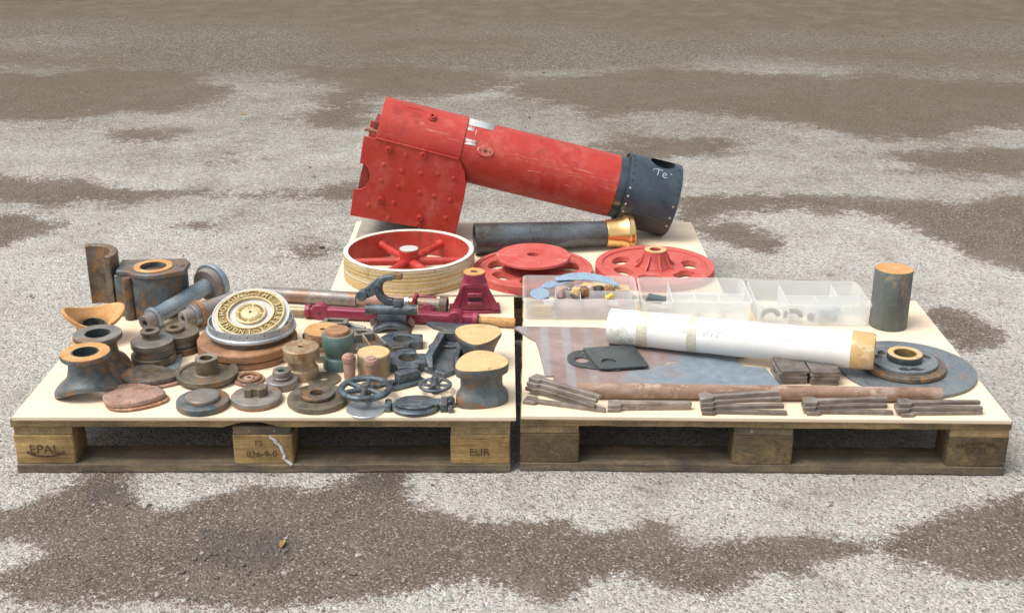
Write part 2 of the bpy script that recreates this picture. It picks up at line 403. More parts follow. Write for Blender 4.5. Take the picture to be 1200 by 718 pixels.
def ground_mat():
    m, nt, p, co, w, rnd = base_mat('worn_asphalt')

    def att(n):
        a = nt.nodes.new('ShaderNodeAttribute')
        a.attribute_name = n
        return a.outputs['Fac']
    huge = noise(nt, co, 0.9, 5, 0.6)
    big = noise(nt, co, 4.0, 6, 0.65)
    mid = noise(nt, co, 17, 6, 0.75)
    fine = noise(nt, co, 70, 5, 0.8)
    grit = noise(nt, co, 240, 3, 0.8)

    def vor(scale):
        v = nt.nodes.new('ShaderNodeTexVoronoi')
        v.inputs['Scale'].default_value = scale
        v.inputs['Randomness'].default_value = 1.0
        nt.links.new(co, v.inputs['Vector'])
        sx = nt.nodes.new('ShaderNodeSeparateColor')
        nt.links.new(v.outputs['Color'], sx.inputs[0])
        return v.outputs['Distance'], sx.outputs[0], sx.outputs[1]
    d1, r1, g1 = vor(115)
    d2, r2, g2 = vor(230)
    # aggregate of the asphalt: every stone its own grey
    agg = ramp(nt, r1, [(0.0, (0.13, 0.12, 0.11)), (0.16, (0.33, 0.305, 0.28)), (0.55, (0.45, 0.43, 0.40)), (0.85, (0.52, 0.50, 0.47)), (1.0, (0.62, 0.60, 0.57))])
    agg2 = ramp(nt, r2, [(0.0, (0.11, 0.10, 0.095)), (0.22, (0.34, 0.315, 0.29)), (0.75, (0.48, 0.46, 0.43)), (1.0, (0.62, 0.60, 0.57))])
    light = mixc(nt, ramp(nt, fine, [(0.40, 0.0), (0.56, 1.0)]), agg, agg2)
    tint = mixc(nt, ramp(nt, g1, [(0.0, 0.0), (1.0, 1.0)]), (1.05, 0.99, 0.94), (0.95, 1.01, 1.02))
    light = mixc(nt, 1.0, light, tint, 'MULTIPLY')
    light = mixc(nt, ramp(nt, grit, [(0.28, 0.75), (0.42, 0.0)]), light, (0.12, 0.105, 0.095))
    light = mixc(nt, ramp(nt, big, [(0.46, 0.0), (0.72, 0.55)]), light, (0.29, 0.26, 0.225))
    drt = ramp(nt, r2, [(0.0, (0.042, 0.031, 0.023)), (0.30, (0.105, 0.078, 0.059)), (0.75, (0.165, 0.126, 0.098)), (0.90, (0.26, 0.212, 0.172)), (1.0, (0.52, 0.46, 0.40))])
    drt2 = ramp(nt, fine, [(0.30, (0.060, 0.044, 0.033)), (0.55, (0.145, 0.111, 0.086)), (0.75, (0.25, 0.20, 0.163))])
    dirt = mixc(nt, 0.45, drt, drt2)
    dirt = mixc(nt, ramp(nt, big, [(0.45, 0.0), (0.68, 0.5)]), dirt, mixc(nt, 0.6, dirt, (0.27, 0.235, 0.205)))
    olive = mixc(nt, ramp(nt, fine, [(0.3, 0.0), (0.7, 1.0)]), (0.060, 0.046, 0.026), (0.13, 0.105, 0.066))
    olive = mixc(nt, 0.35, olive, drt)
    olive = mixc(nt, ramp(nt, big, [(0.45, 0.0), (0.65, 0.5)]), olive, (0.185, 0.16, 0.118))

    def cen(v, k):
        return math_node(nt, 'MULTIPLY', math_node(nt, 'SUBTRACT', v, 0.5), k)
    e = math_node(nt, 'ADD', math_node(nt, 'ADD', cen(mid, 1.5), cen(fine, 2.2)), math_node(nt, 'ADD', cen(big, 1.3), cen(grit, 1.4)))
    md = ramp(nt, math_node(nt, 'ADD', att('dirt'), e), [(0.38, 0.0), (0.54, 0.85), (0.74, 1.0)])
    mo = ramp(nt, math_node(nt, 'ADD', att('olive'), e), [(0.26, 0.0), (0.84, 0.9)])
    mwt = ramp(nt, math_node(nt, 'ADD', att('wet'), e), [(0.42, 0.0), (0.9, 0.75)])
    far_tone = ramp(nt, math_node(nt, 'ADD', att('far_tone'), math_node(nt, 'MULTIPLY', e, 0.30)), [(0.10, 0.0), (0.90, 0.95)])
    fcol = ramp(nt, r1, [(0.0, (0.040, 0.034, 0.023)), (0.4, (0.118, 0.102, 0.074)), (0.85, (0.190, 0.167, 0.127)), (1.0, (0.35, 0.315, 0.255))])
    fcol = mixc(nt, ramp(nt, fine, [(0.35, 0.5), (0.65, 0.0)]), fcol, (0.10, 0.088, 0.064))
    col = mixc(nt, far_tone, light, fcol)
    dirt = mixc(nt, math_node(nt, 'MULTIPLY', far_tone, 0.75), dirt, mixc(nt, ramp(nt, fine, [(0.35, 0.0), (0.65, 1.0)]), (0.070, 0.056, 0.036), (0.155, 0.128, 0.088)))
    col = mixc(nt, md, col, dirt)
    col = mixc(nt, mo, col, olive)
    col = mixc(nt, mwt, col, mixc(nt, ramp(nt, fine, [(0.35, 0.0), (0.65, 1.0)]), (0.048, 0.043, 0.039), (0.12, 0.108, 0.098)))
    nt.links.new(col, p.inputs['Base Color'])
    rr = nt.nodes.new('ShaderNodeMapRange')
    nt.links.new(mwt, rr.inputs[0])
    rr.inputs[3].default_value = 0.95
    rr.inputs[4].default_value = 0.55
    nt.links.new(rr.outputs[0], p.inputs['Roughness'])
    p.inputs['Specular IOR Level'].default_value = 0.2
    h = math_node(nt, 'ADD', math_node(nt, 'MULTIPLY', d1, -1.0), math_node(nt, 'MULTIPLY', d2, -0.7))
    h = math_node(nt, 'ADD', h, math_node(nt, 'MULTIPLY', grit, 0.7))
    h = math_node(nt, 'ADD', h, math_node(nt, 'MULTIPLY', fine, 0.9))
    set_bump(nt, p, h, 0.85, 0.006)
    MATS['worn_asphalt'] = m


ground_mat()


# ------------------------------------------------------------ mesh helpers
class MB:
    """collects vertices and faces of one part"""

    def __init__(s):
        s.v, s.f = [], []

    def add(s, vs, fs, M=None):
        k = len(s.v)
        if M is not None:
            vs = [tuple(M @ Vector(v)) for v in vs]
        s.v += [tuple(v) for v in vs]
        s.f += [tuple(i + k for i in f) for f in fs]
        return s

    def box(s, x0, x1, y0, y1, z0, z1, M=None):
        vs = [(x, y, z) for z in (z0, z1) for y in (y0, y1) for x in (x0, x1)]
        return s.add(vs, [(0, 2, 3, 1), (4, 5, 7, 6), (0, 1, 5, 4), (2, 6, 7, 3), (0, 4, 6, 2), (1, 3, 7, 5)], M)

    def lathe(s, prof, n=56, closed=False, M=None, a0=0.0, a1=2 * PI):
        full = abs(a1 - a0 - 2 * PI) < 1e-6
        m = n if full else n + 1
        vs, idx = [], []
        for (r, z) in prof:
            if r < 1e-6:
                idx.append([len(vs)] * m)
                vs.append((0, 0, z))
            else:
                idx.append(list(range(len(vs), len(vs) + m)))
                for i in range(m):
                    a = a0 + (a1 - a0) * i / n
                    vs.append((r * math.cos(a), r * math.sin(a), z))
        fs = []
        pairs = list(zip(idx[:-1], idx[1:])) + ([(idx[-1], idx[0])] if closed else [])
        for A, Bq in pairs:
            for i in range(n):
                j = (i + 1) % m
                q = [A[i], A[j], Bq[j], Bq[i]]
                q = [x for t, x in enumerate(q) if x not in q[:t]]
                if len(q) > 2:
                    fs.append(tuple(q))
        if not full and closed:
            fs.append(tuple(ix[0] for ix in idx))
            fs.append(tuple(ix[-1] for ix in reversed(idx)))
        return s.add(vs, fs, M)

    def ring(s, r0, r1, z0, z1, n=56, M=None):
        if r0 <= 0:
            return s.lathe([(0, z0), (r1, z0), (r1, z1), (0, z1)], n, False, M)
        return s.lathe([(r0, z0), (r1, z0), (r1, z1), (r0, z1)], n, True, M)

    def rod(s, p, q, r0, r1=None, n=20, r_in=0.0, M=None):
        p, q = Vector(p), Vector(q)
        d = q - p
        T = Matrix.Translation(p) @ d.to_track_quat('Z', 'Y').to_matrix().to_4x4()
        if M is not None:
            T = M @ T
        r1 = r0 if r1 is None else r1
        L = d.length
        if r_in > 0:
            return s.lathe([(r_in, 0), (r0, 0), (r1, L), (r_in, L)], n, True, T)
        return s.lathe([(0, 0), (r0, 0), (r1, L), (0, L)], n, False, T)

    def torus(s, rad, tr, z=0.0, n=56, k=14, M=None, flat=1.0):
        prof = [(rad + tr * math.cos(2 * PI * i / k), z + flat * tr * math.sin(2 * PI * i / k)) for i in range(k)]
        return s.lathe(prof, n, True, M)

    def prism(s, outer, z0, z1, holes=(), M=None):
        bm = bmesh.new()
        edges = []
        for loop in [outer] + list(holes):
            vv = [bm.verts.new((x, y, 0)) for x, y in loop]
            edges += [bm.edges.new((vv[i], vv[(i + 1) % len(vv)])) for i in range(len(vv))]
        if holes:
            bmesh.ops.triangle_fill(bm, use_beauty=True, use_dissolve=False, edges=edges)
        else:
            bm.faces.new([v for v in bm.verts])
        bmesh.ops.recalc_face_normals(bm, faces=bm.faces)
        if bm.faces and sum(f.normal.z for f in bm.faces) < 0:
            bmesh.ops.reverse_faces(bm, faces=bm.faces)
        bm.verts.index_update()
        top = [(v.co.x, v.co.y) for v in bm.verts]
        nV = len(top)
        vs = [(x, y, z1) for x, y in top] + [(x, y, z0) for x, y in top]
        fs = []
        for f in bm.faces:
            ix = [v.index for v in f.verts]
            fs.append(tuple(ix))
            fs.append(tuple(i + nV for i in reversed(ix)))
        for e in bm.edges:
            if len(e.link_faces) == 1:
                f = e.link_faces[0]
                ix = [v.index for v in f.verts]
                a, b = e.verts[0].index, e.verts[1].index
                if ix[(ix.index(a) + 1) % len(ix)] != b:
                    a, b = b, a
                fs.append((b, a, a + nV, b + nV))
        bm.free()
        return s.add(vs, fs, M)

    def loft(s, loops, M=None, cap0=True, cap1=True, closed=False):
        n = len(loops[0])
        vs = [v for L in loops for v in L]
        fs = []
        K = len(loops)
        for k in range(K if closed else K - 1):
            a, b = k * n, ((k + 1) % K) * n
            for i in range(n):
                j = (i + 1) % n
                fs.append((a + i, a + j, b + j, b + i))
        if not closed:
            if cap0:
                fs.append(tuple(reversed(range(n))))
            if cap1:
                fs.append(tuple(range((K - 1) * n, K * n)))
        return s.add(vs, fs, M)

    def mesh(s, name, smooth=35):
        me = bpy.data.meshes.new(name)
        me.from_pydata(s.v, [], s.f)
        bm = bmesh.new()
        bm.from_mesh(me)
        bmesh.ops.recalc_face_normals(bm, faces=bm.faces)
        bm.to_mesh(me)
        bm.free()
        if smooth:
            me.shade_smooth()
            me.set_sharp_from_angle(angle=R(smooth))
        return me

    def build(s, name, mat, parent=None, bevel=0.0012, smooth=35, loc=None):
        me = s.mesh(name, smooth)
        me.materials.append(MATS[mat])
        return link(name, me, parent, bevel, loc)


def link(name, me, parent=None, bevel=0.0, loc=None):
    o = bpy.data.objects.new(name, me)
    COL.objects.link(o)
    if parent is not None:
        o.parent = parent
    if loc is not None:
        o.location = loc
    if bevel:
        b = o.modifiers.new('bevel', 'BEVEL')
        b.width = bevel
        b.segments = 2
        b.limit_method = 'ANGLE'
        b.angle_limit = R(38)
        b.harden_normals = False
    return o


def tag(o, label=None, cat=None, group=None, kind=None):
    for k, v in (('label', label), ('category', cat), ('group', group), ('kind', kind)):
        if v:
            o[k] = v
    return o


def thing(name, label, cat, loc, rz=0.0, group=None, rot=None):
    o = bpy.data.objects.new(name, None)
    o.empty_display_size = 0.05
    COL.objects.link(o)
    o.location = loc
    o.rotation_euler = rot if rot else (0, 0, R(rz))
    return tag(o, label, cat, group)


def circle(r, n=40, cx=0, cy=0, ry=None, a=0.0):
    ry = r if ry is None else ry
    return [(cx + r * math.cos(2 * PI * i / n + a), cy + ry * math.sin(2 * PI * i / n + a)) for i in range(n)]


def egg(L, W, k=0.35, n=48):
    """egg outline, pointed towards +x"""
    return [(L / 2 * math.cos(t), W / 2 * math.sin(t) * (1 - k * math.cos(t))) for t in (2 * PI * i / n for i in range(n))]


def rounded(x0, x1, y0, y1, r, n=6):
    pts = []
    for cx, cy, a in ((x1 - r, y1 - r, 0), (x0 + r, y1 - r, 90), (x0 + r, y0 + r, 180), (x1 - r, y0 + r, 270)):
        for i in range(n + 1):
            t = R(a + 90 * i / n)
            pts.append((cx + r * math.cos(t), cy + r * math.sin(t)))
    return pts


def slot(rad, half, a0, a1, n=10):
    """kidney shaped opening round the origin, angles in degrees"""
    pts = []
    for i in range(n + 1):
        t = R(a0 + (a1 - a0) * i / n)
        pts.append(((rad + half) * math.cos(t), (rad + half) * math.sin(t)))
    for i in range(1, 6):
        t = R(a1)
        b = t + PI * i / 6
        pts.append((rad * math.cos(t) + half * math.cos(b), rad * math.sin(t) + half * math.sin(b)))
    for i in range(n + 1):
        t = R(a1 + (a0 - a1) * i / n)
        pts.append(((rad - half) * math.cos(t), (rad - half) * math.sin(t)))
    for i in range(1, 6):
        t = R(a0)
        b = t + PI + PI * i / 6
        pts.append((rad * math.cos(t) + half * math.cos(b), rad * math.sin(t) + half * math.sin(b)))
    return pts


def text_geo(txt, size, depth, M, mb, sx=1.0):
    """letters as raised geometry, centred on the origin of M"""
    cu = bpy.data.curves.new('t', 'FONT')
    cu.body = txt
    cu.size = size
    cu.extrude = depth / 2
    cu.align_x = 'CENTER'
    cu.align_y = 'CENTER'
    cu.resolution_u = 3
    ob = bpy.data.objects.new('t', cu)
    COL.objects.link(ob)
    dg = bpy.context.evaluated_depsgraph_get()
    me = bpy.data.meshes.new_from_object(ob.evaluated_get(dg))
    mb.add([(v.co.x * sx, v.co.y, v.co.z + depth / 2) for v in me.vertices], [tuple(p.vertices) for p in me.polygons], M)
    bpy.data.objects.remove(ob)
    bpy.data.curves.remove(cu)
    bpy.data.meshes.remove(me)


def T(x=0, y=0, z=0):
    return Matrix.Translation((x, y, z))


def RX(a):
    return Matrix.Rotation(R(a), 4, 'X')


def RY(a):
    return Matrix.Rotation(R(a), 4, 'Y')


def RZ(a):
    return Matrix.Rotation(R(a), 4, 'Z')


B = 0.154        # top of the plywood sheets
PATCHES = {
 'dirt': [
  [(-1.27,-0.2),(-1.16,-0.18),(-1.12,-0.15),(-1.07,-0.09),(-1.04,-0.03),(-1.04,0.06),(-0.9,0.06),(-0.86,-0.13),(-0.78,-0.16),(-0.72,-0.11),(-0.6,-0.05),(-0.49,-0.09),(-0.42,-0.07),(-0.36,-0.01),(-0.32,0.04),(-0.25,0.04),(-0.21,-0.13),(-0.14,-0.19),(-0.06,-0.22),(0.02,-0.23),(0.13,-0.21),(0.19,-0.26),(0.29,-0.25),(0.36,-0.24),(0.37,-0.3),(0.39,-0.36),(0.44,-0.35),(0.51,-0.3),(0.6,-0.29),(0.7,-0.29),(0.8,-0.29),(0.89,-0.22),(1.02,-0.18),(1.12,-0.13),(1.24,-0.09),(1.43,-0.02),(1.23,-0.47),(1.09,-0.46),(1.0,-0.47),(0.92,-0.43),(0.83,-0.42),(0.81,-0.36),(0.73,-0.38),(0.68,-0.37),(0.63,-0.43),(0.56,-0.42),(0.48,-0.46),(0.42,-0.51),(0.35,-0.49),(0.3,-0.44),(0.23,-0.46),(0.16,-0.51),(0.08,-0.53),(0.02,-0.5),(-0.09,-0.49),(-0.19,-0.52),(-0.28,-0.53),(-0.45,-0.58),(-0.53,-0.57),(-0.77,-0.53),(-0.88,-0.56),(-1.03,-0.53),(-1.14,-0.52),(-1.17,-0.43),(-1.07,-0.41),(-1.01,-0.34),(-1.08,-0.3),(-1.1,-0.33),(-1.22,-0.33)],
  [(-2.6,2.69),(-2.26,2.69),(-2.01,2.65),(-1.86,2.75),(-1.65,2.57),(-1.26,2.49),(-0.96,2.46),(-0.67,2.54),(-0.34,2.58),(-0.33,2.32),(-0.65,2.34),(-0.94,2.33),(-1.42,2.4),(-1.56,2.26),(-1.75,2.31),(-1.85,2.19),(-2.11,2.31),(-2.41,2.26)],
  [(-3.69,5.18),(-3.2,5.18),(-2.86,5.13),(-2.43,5.31),(-1.93,5.17),(-1.74,4.98),(-1.77,4.81),(-1.65,4.74),(-1.67,4.14),(-1.82,3.99),(-2.16,4.03),(-2.38,3.73),(-2.67,3.77),(-3.1,3.83)],
  [(-1.3,4.95),(-1.33,5.32),(-1.07,5.39),(-0.91,5.51),(-0.4,5.46),(-0.01,5.11),(0.04,4.78),(-0.16,4.58),(-0.46,4.48),(-0.74,4.38),(-0.79,4.1),(-0.77,3.73),(-0.92,3.71),(-1.12,3.79),(-1.12,3.95),(-1.02,4.1),(-1.14,4.33),(-1.05,4.62),(-1.0,4.85)],
  [(0.04,4.94),(0.52,5.06),(0.99,5.35),(1.3,5.21),(1.66,5.13),(2.07,5.02),(2.42,5.14),(2.71,5.03),(3.19,4.87),(3.69,4.82),(3.17,3.69),(2.73,3.72),(2.49,3.68),(2.21,3.49),(1.81,3.49),(1.65,3.71),(1.41,3.87),(1.11,4.01),(0.78,3.97),(0.5,3.86),(0.28,4.14),(0.04,4.48)],
  [(1.79,3.11),(2.11,3.21),(2.56,3.28),(2.96,3.23),(2.74,2.76),(2.37,2.8),(2.15,2.74),(1.89,2.89)],
  [(0.75,2.38),(1.02,2.45),(1.35,2.43),(1.7,2.39),(1.9,2.33),(2.24,2.46),(2.62,2.48),(2.1,1.36),(1.84,1.44),(1.77,1.58),(1.69,1.72),(1.67,1.95),(1.47,2.22),(1.17,2.28),(0.91,2.2),(0.76,2.02),(0.68,2.06)],
  [(1.32,1.0),(1.38,1.1),(1.45,1.11),(1.53,1.02),(1.56,0.93),(1.53,0.82),(1.41,0.75),(1.35,0.84)],
  [(-2.36,2.16),(-2.04,2.14),(-1.92,2.17),(-1.74,2.0),(-1.74,1.86),(-1.82,1.72),(-1.87,1.69),(-2.12,1.61)],
  [(-2.03,3.58),(-1.87,3.64),(-1.67,3.61),(-1.65,3.4),(-1.79,3.35),(-1.93,3.42)],
  [(-1.37,3.06),(-1.3,3.15),(-1.19,3.08),(-1.2,2.96),(-1.31,2.95)],
  [(-1.37,2.01),(-1.29,2.07),(-1.16,2.05),(-1.17,1.94),(-1.29,1.94)],
  [(0.41,3.26),(0.73,3.48),(1.12,3.48),(1.31,3.37),(1.1,3.13),(0.76,3.03),(0.44,3.03)],
  [(-0.79,1.71),(-0.71,1.77),(-0.66,1.69),(-0.68,1.62),(-0.75,1.62)],
  [(0.76,1.93),(0.91,2.02),(1.02,1.88),(1.09,1.77),(0.97,1.62),(0.83,1.77)],
 ],
 'olive': [
  [(-7.88,13.29),(8.91,13.8),(5.39,7.07),(4.11,7.22),(2.62,6.69),(2.02,6.93),(1.29,6.36),(0.71,6.91),(0.19,7.07),(-0.6,6.89),(-1.21,6.55),(-1.75,7.12),(-2.57,6.94),(-3.36,7.36),(-4.0,7.26),(-5.04,7.34)],
  [(-1.14,5.97),(-1.08,6.56),(-0.46,6.72),(0.3,6.58),(0.05,5.98),(-0.53,5.77)],
  [(-4.37,5.92),(-3.56,6.11),(-2.98,5.81),(-2.53,5.88),(-2.48,5.49),(-2.92,5.3),(-4.07,5.29)],
  [(1.72,6.01),(2.48,6.16),(3.62,5.97),(4.48,5.91),(4.23,5.39),(3.34,5.26),(2.3,5.49)],
 ],
 'wet': [
  [(-0.69,-0.33),(-0.69,-0.26),(-0.62,-0.23),(-0.5,-0.25),(-0.45,-0.29),(-0.44,-0.38),(-0.46,-0.42),(-0.54,-0.46),(-0.62,-0.43),(-0.69,-0.39)],
  [(-0.37,-0.03),(-0.34,0.0),(-0.25,-0.01),(-0.25,-0.07),(-0.33,-0.08)],
  [(-1.05,-0.03),(-0.88,-0.01),(-0.86,-0.15),(-0.98,-0.13)],
 ],
}
# ------------------------------------------------------------ ground
rng = np.random.default_rng(3)


def vnoise(x, y, s, seed):
    g = np.random.default_rng(seed).random((256, 256))
    u, v = x / s + 100.0, y / s + 100.0
    i, j = np.floor(u).astype(int), np.floor(v).astype(int)
    a, b = u - i, v - j
    a = a * a * (3 - 2 * a)
    b = b * b * (3 - 2 * b)
    i %= 255
    j %= 255
    return (g[i, j] * (1 - a) * (1 - b) + g[i + 1, j] * a * (1 - b) + g[i, j + 1] * (1 - a) * b + g[i + 1, j + 1] * a * b) - 0.5


def fbm(x, y, s, seed):
    return vnoise(x, y, s, seed) + 0.5 * vnoise(x, y, s / 2.1, seed + 1) + 0.25 * vnoise(x, y, s / 4.3, seed + 2)


def poly_sd(X, Y, P):
    """signed distance to a polygon, positive inside"""
    d2 = np.full(X.shape, 1e9)
    ins = np.zeros(X.shape, bool)
    n = len(P)
    for k in range(n):
        (x0, y0), (x1, y1) = P[k], P[(k + 1) % n]
        ex, ey = x1 - x0, y1 - y0
        L = ex * ex + ey * ey + 1e-12
        t = np.clip(((X - x0) * ex + (Y - y0) * ey) / L, 0, 1)
        d2 = np.minimum(d2, (X - x0 - t * ex) ** 2 + (Y - y0 - t * ey) ** 2)
        c = ((y0 > Y) != (y1 > Y)) & (X < (x1 - x0) * (Y - y0) / (y1 - y0 + 1e-12) + x0)
        ins ^= c
    d = np.sqrt(d2)
    return np.where(ins, d, -d)


def mask(X, Y, polys, soft):
    m = np.zeros(X.shape)
    wob = fbm(X, Y, 0.45, 21) * 0.12 + fbm(X, Y, 0.11, 31) * 0.07
    far = np.clip((Y + 1.2) / 4.0, 0.35, 3.0)
    for P in polys:
        sdv = poly_sd(X, Y, P)
        m = np.maximum(m, np.clip(0.5 + (sdv + wob * far) / (soft * far), 0, 1))
    return m


def axis(a, b, step, far):
    core = np.arange(a, b + step / 2, step)
    lo, hi, s = [], [], step
    x = a
    while x > -far:
        s *= 1.6
        x -= s
        lo.append(x)
    s, x = step, b
    while x < far:
        s *= 1.6
        x += s
        hi.append(x)
    return np.array(lo[::-1] + list(core) + hi)


gx = axis(-5.4, 5.4, 0.03, 400)
gy = axis(-1.1, 9.4, 0.03, 400)
X, Y = np.meshgrid(gx, gy)
under = np.clip(1 - np.maximum(np.maximum(np.abs(X) - 1.3, 0), np.maximum(np.abs(Y - 0.75) - 0.9, 0)) / 0.25, 0, 1)
core_m = np.clip(1 - np.maximum(np.abs(X) - 5.0, 0) / 2, 0, 1) * np.clip(1 - np.maximum(Y - 9.0, 0) / 2, 0, 1)
att_dirt = mask(X, Y, PATCHES['dirt'], 0.24)
att_olive = mask(X, Y, PATCHES['olive'], 0.5)
att_wet = mask(X, Y, PATCHES['wet'], 0.22)
att_far_tone = np.clip((Y - 0.9) / 5.2 + fbm(X / 2.2, Y, 0.8, 51) * 0.45 * np.clip((Y - 0.6) / 2, 0, 1), 0, 1)  # rises with distance, turning the ground colour darker and browner
Z = (fbm(X, Y, 1.6, 41) * 0.014 + fbm(X, Y, 0.22, 61) * 0.004) * core_m * (1 - under) + fbm(X, Y, 0.08, 71) * 0.002 * core_m * (1 - under) - 0.0015
Z += att_dirt * core_m * (1 - under) * 0.002
ny, nx = X.shape
ids = np.arange(nx * ny).reshape(ny, nx)
quads = np.stack([ids[:-1, :-1], ids[:-1, 1:], ids[1:, 1:], ids[1:, :-1]], -1).reshape(-1, 4)
gm = bpy.data.meshes.new('ground')
gm.vertices.add(nx * ny)
gm.vertices.foreach_set('co', np.stack([X, Y, Z], -1).reshape(-1).astype(np.float32))
gm.loops.add(quads.size)
gm.loops.foreach_set('vertex_index', quads.reshape(-1).astype(np.int32))
gm.polygons.add(len(quads))
gm.polygons.foreach_set('loop_start', np.arange(0, quads.size, 4, dtype=np.int32))
gm.update(calc_edges=True)
gm.shade_smooth()
for nme, arr in (('dirt', att_dirt), ('olive', att_olive), ('wet', att_wet), ('far_tone', att_far_tone)):
    a = gm.attributes.new(nme, 'FLOAT', 'POINT')
    a.data.foreach_set('value', arr.reshape(-1).astype(np.float32))
gm.materials.append(MATS['worn_asphalt'])
tag(link('ground', gm), 'worn grey asphalt yard with brown dirt patches', None, None, 'structure')


def ground_z(x, y):
    i = np.clip(np.searchsorted(gy, y), 0, ny - 1)
    j = np.clip(np.searchsorted(gx, x), 0, nx - 1)
    return Z[i, j], att_dirt[i, j], att_wet[i, j]


# loose stones on the yard: nobody could count them
metal('stone', (0.26, 0.235, 0.21), (0.38, 0.35, 0.315), spot=(0.18, 0.15, 0.13), amt=0.5, scale=40, rough=0.9, bump=0.3)
ico = bmesh.new()
bmesh.ops.create_icosphere(ico, subdivisions=1, radius=1)
ic_v = np.array([v.co for v in ico.verts])
ico.verts.index_update()
ic_f = np.array([[v.index for v in f.verts] for f in ico.faces])
ico.free()


def scatter(name, n, xr, yr, smin, smax, mat, accept, flat=0.6, power=3.0):
    x = rng.uniform(*xr, n)
    y = yr[0] + (yr[1] - yr[0]) * rng.random(n) ** 1.6
    zz, dm, wm = ground_z(x, y)
    keep = accept(x, y, dm, wm)
    inp = (np.abs(x - 0.0) < 1.25) & (y > 0.02) & (y < 0.85)
    inp |= (x > -0.56) & (x < 0.70) & (y > 0.7) & (y < 1.6)
    keep &= ~inp
    x, y, zz = x[keep], y[keep], zz[keep]
    n = len(x)
    s = smin + (smax - smin) * rng.random(n) ** power
    V = ic_v[None] * (1 + 0.45 * (rng.random((n, len(ic_v), 1)) - 0.5))
    V = V * s[:, None, None] * np.array([1, 1, flat])[None, None] * (0.75 + 0.5 * rng.random((n, 1, 3)))
    a = rng.random(n) * 2 * PI
    c, sn = np.cos(a)[:, None], np.sin(a)[:, None]
    VX = V[..., 0] * c - V[..., 1] * sn + x[:, None]
    VY = V[..., 0] * sn + V[..., 1] * c + y[:, None]
    VZ = V[..., 2] + (zz + s * flat * 0.35)[:, None]
    P = np.stack([VX, VY, VZ], -1).reshape(-1, 3)
    Fc = (ic_f[None] + (np.arange(n) * len(ic_v))[:, None, None]).reshape(-1, 3)
    me = bpy.data.meshes.new(name)
    me.from_pydata(P.tolist(), [], Fc.tolist())
    me.materials.append(MATS[mat])
    return link(name, me)


metal('stone_dark', (0.075, 0.062, 0.055), (0.15, 0.125, 0.11), spot=(0.22, 0.19, 0.165), amt=0.4, scale=40, rough=0.9, bump=0.3)
o = scatter('loose_gravel', 16000, (-2.6, 2.6), (-0.75, 3.2), 0.0008, 0.0048, 'stone', lambda x, y, d, w: rng.random(len(x)) < 0.22 + 0.6 * d, power=6.0)
tag(o, 'pale loose grit and small stones lying on the asphalt', 'gravel', None, 'stuff')
o = scatter('dark_grit', 18000, (-2.6, 2.6), (-0.75, 3.6), 0.0008, 0.0048, 'stone_dark', lambda x, y, d, w: rng.random(len(x)) < 0.3 + 0.6 * d, power=5.0)
tag(o, 'dark brown crumbs of dirt lying on the asphalt', 'grit', None, 'stuff')
o = scatter('pebbles', 520, (-1.0, -0.3), (-0.52, -0.12), 0.002, 0.0085, 'stone', lambda x, y, d, w: rng.random(len(x)) < 0.05 + 0.3 * w, flat=0.7, power=2.6)
tag(o, 'larger pale pebbles in the dark damp hollow before the left pallet', 'pebbles', None, 'stuff')
o = scatter('dirt_clods', 1500, (-1.0, -0.3), (-0.52, -0.10), 0.0012, 0.0075, 'stone_dark', lambda x, y, d, w: rng.random(len(x)) < 0.03 + 0.75 * w, flat=0.6, power=3.0)
tag(o, 'dark clods of damp dirt in the hollow before the left pallet', 'dirt', None, 'stuff')

# dry leaves and twigs
metal('leaf_dry', (0.20, 0.12, 0.045), (0.36, 0.24, 0.07), scale=6, rough=0.8)
mb = MB()
for k in range(110):
    x, y = random.uniform(-4.2, 4.2), -0.6 + 8.4 * random.random() ** 1.3
    if abs(x) < 1.3 and -0.02 < y < 1.65:
        continue
    z0 = float(ground_z(np.array([x]), np.array([y]))[0][0])
    M = T(x, y, z0 + 0.004) @ RZ(random.uniform(0, 360)) @ RX(random.uniform(-20, 20))
    s = random.uniform(0.008, 0.02)
    if k % 3 == 0:
        mb.rod((-s * 1.5, 0, 0), (s * 1.5, s * 0.3, 0.002), 0.0012, 0.0008, 5, M=M)
    else:
        pts = [(-s, 0, 0), (-s * 0.4, -s * 0.45, 0.004), (s * 0.4, -s * 0.4, 0.003), (s, 0, 0.002), (s * 0.4, s * 0.42, 0.005), (-s * 0.4, s * 0.45, 0.003), (0, 0, -0.001)]
        mb.add(pts, [(6, i, (i + 1) % 6) for i in range(6)], M)
o = mb.build('leaf_litter', 'leaf_dry', bevel=0, smooth=0)
tag(o, 'dry brown leaves and twigs scattered over the yard', 'leaves', None, 'stuff')

# grass verge at the far side of the yard
metal('grass_blade', (0.045, 0.065, 0.018), (0.085, 0.10, 0.03), scale=2, rough=0.8)
xs = np.arange(-14, 14.01, 0.2)
loops = []
for x in xs:
    w0 = 0.06 * math.sin(x * 1.3) + 0.04 * math.sin(x * 3.7 + 1) + (0.85 if x > -3.5 else -0.12)
    loops.append([(x, 8.72 + w0, -0.02), (x, 9.0 + w0, 0.05), (x, 10.2, 0.16), (x, 13, 0.22), (x, 13, -0.05)])
mb = MB()
mb.loft(loops)
o = mb.build('grass_bank', 'grass_blade', bevel=0)
tag(o, 'low grassy bank along the far edge of the yard', None, None, 'structure')
n = 14000
bx_ = rng.uniform(-7, 7, n)
by_ = np.where(bx_ > -3.5, 9.5, 8.52) + 1.0 * rng.random(n) ** 1.5 + 0.06 * np.sin(bx_ * 1.3)
bz_ = np.clip((by_ - np.where(bx_ > -3.5, 9.57, 8.6)) * 0.17, 0, 0.16)
hh = rng.uniform(0.025, 0.11, n)
an = rng.random(n) * 2 * PI
le = rng.normal(0, 0.03, (n, 2))
wd = 0.004
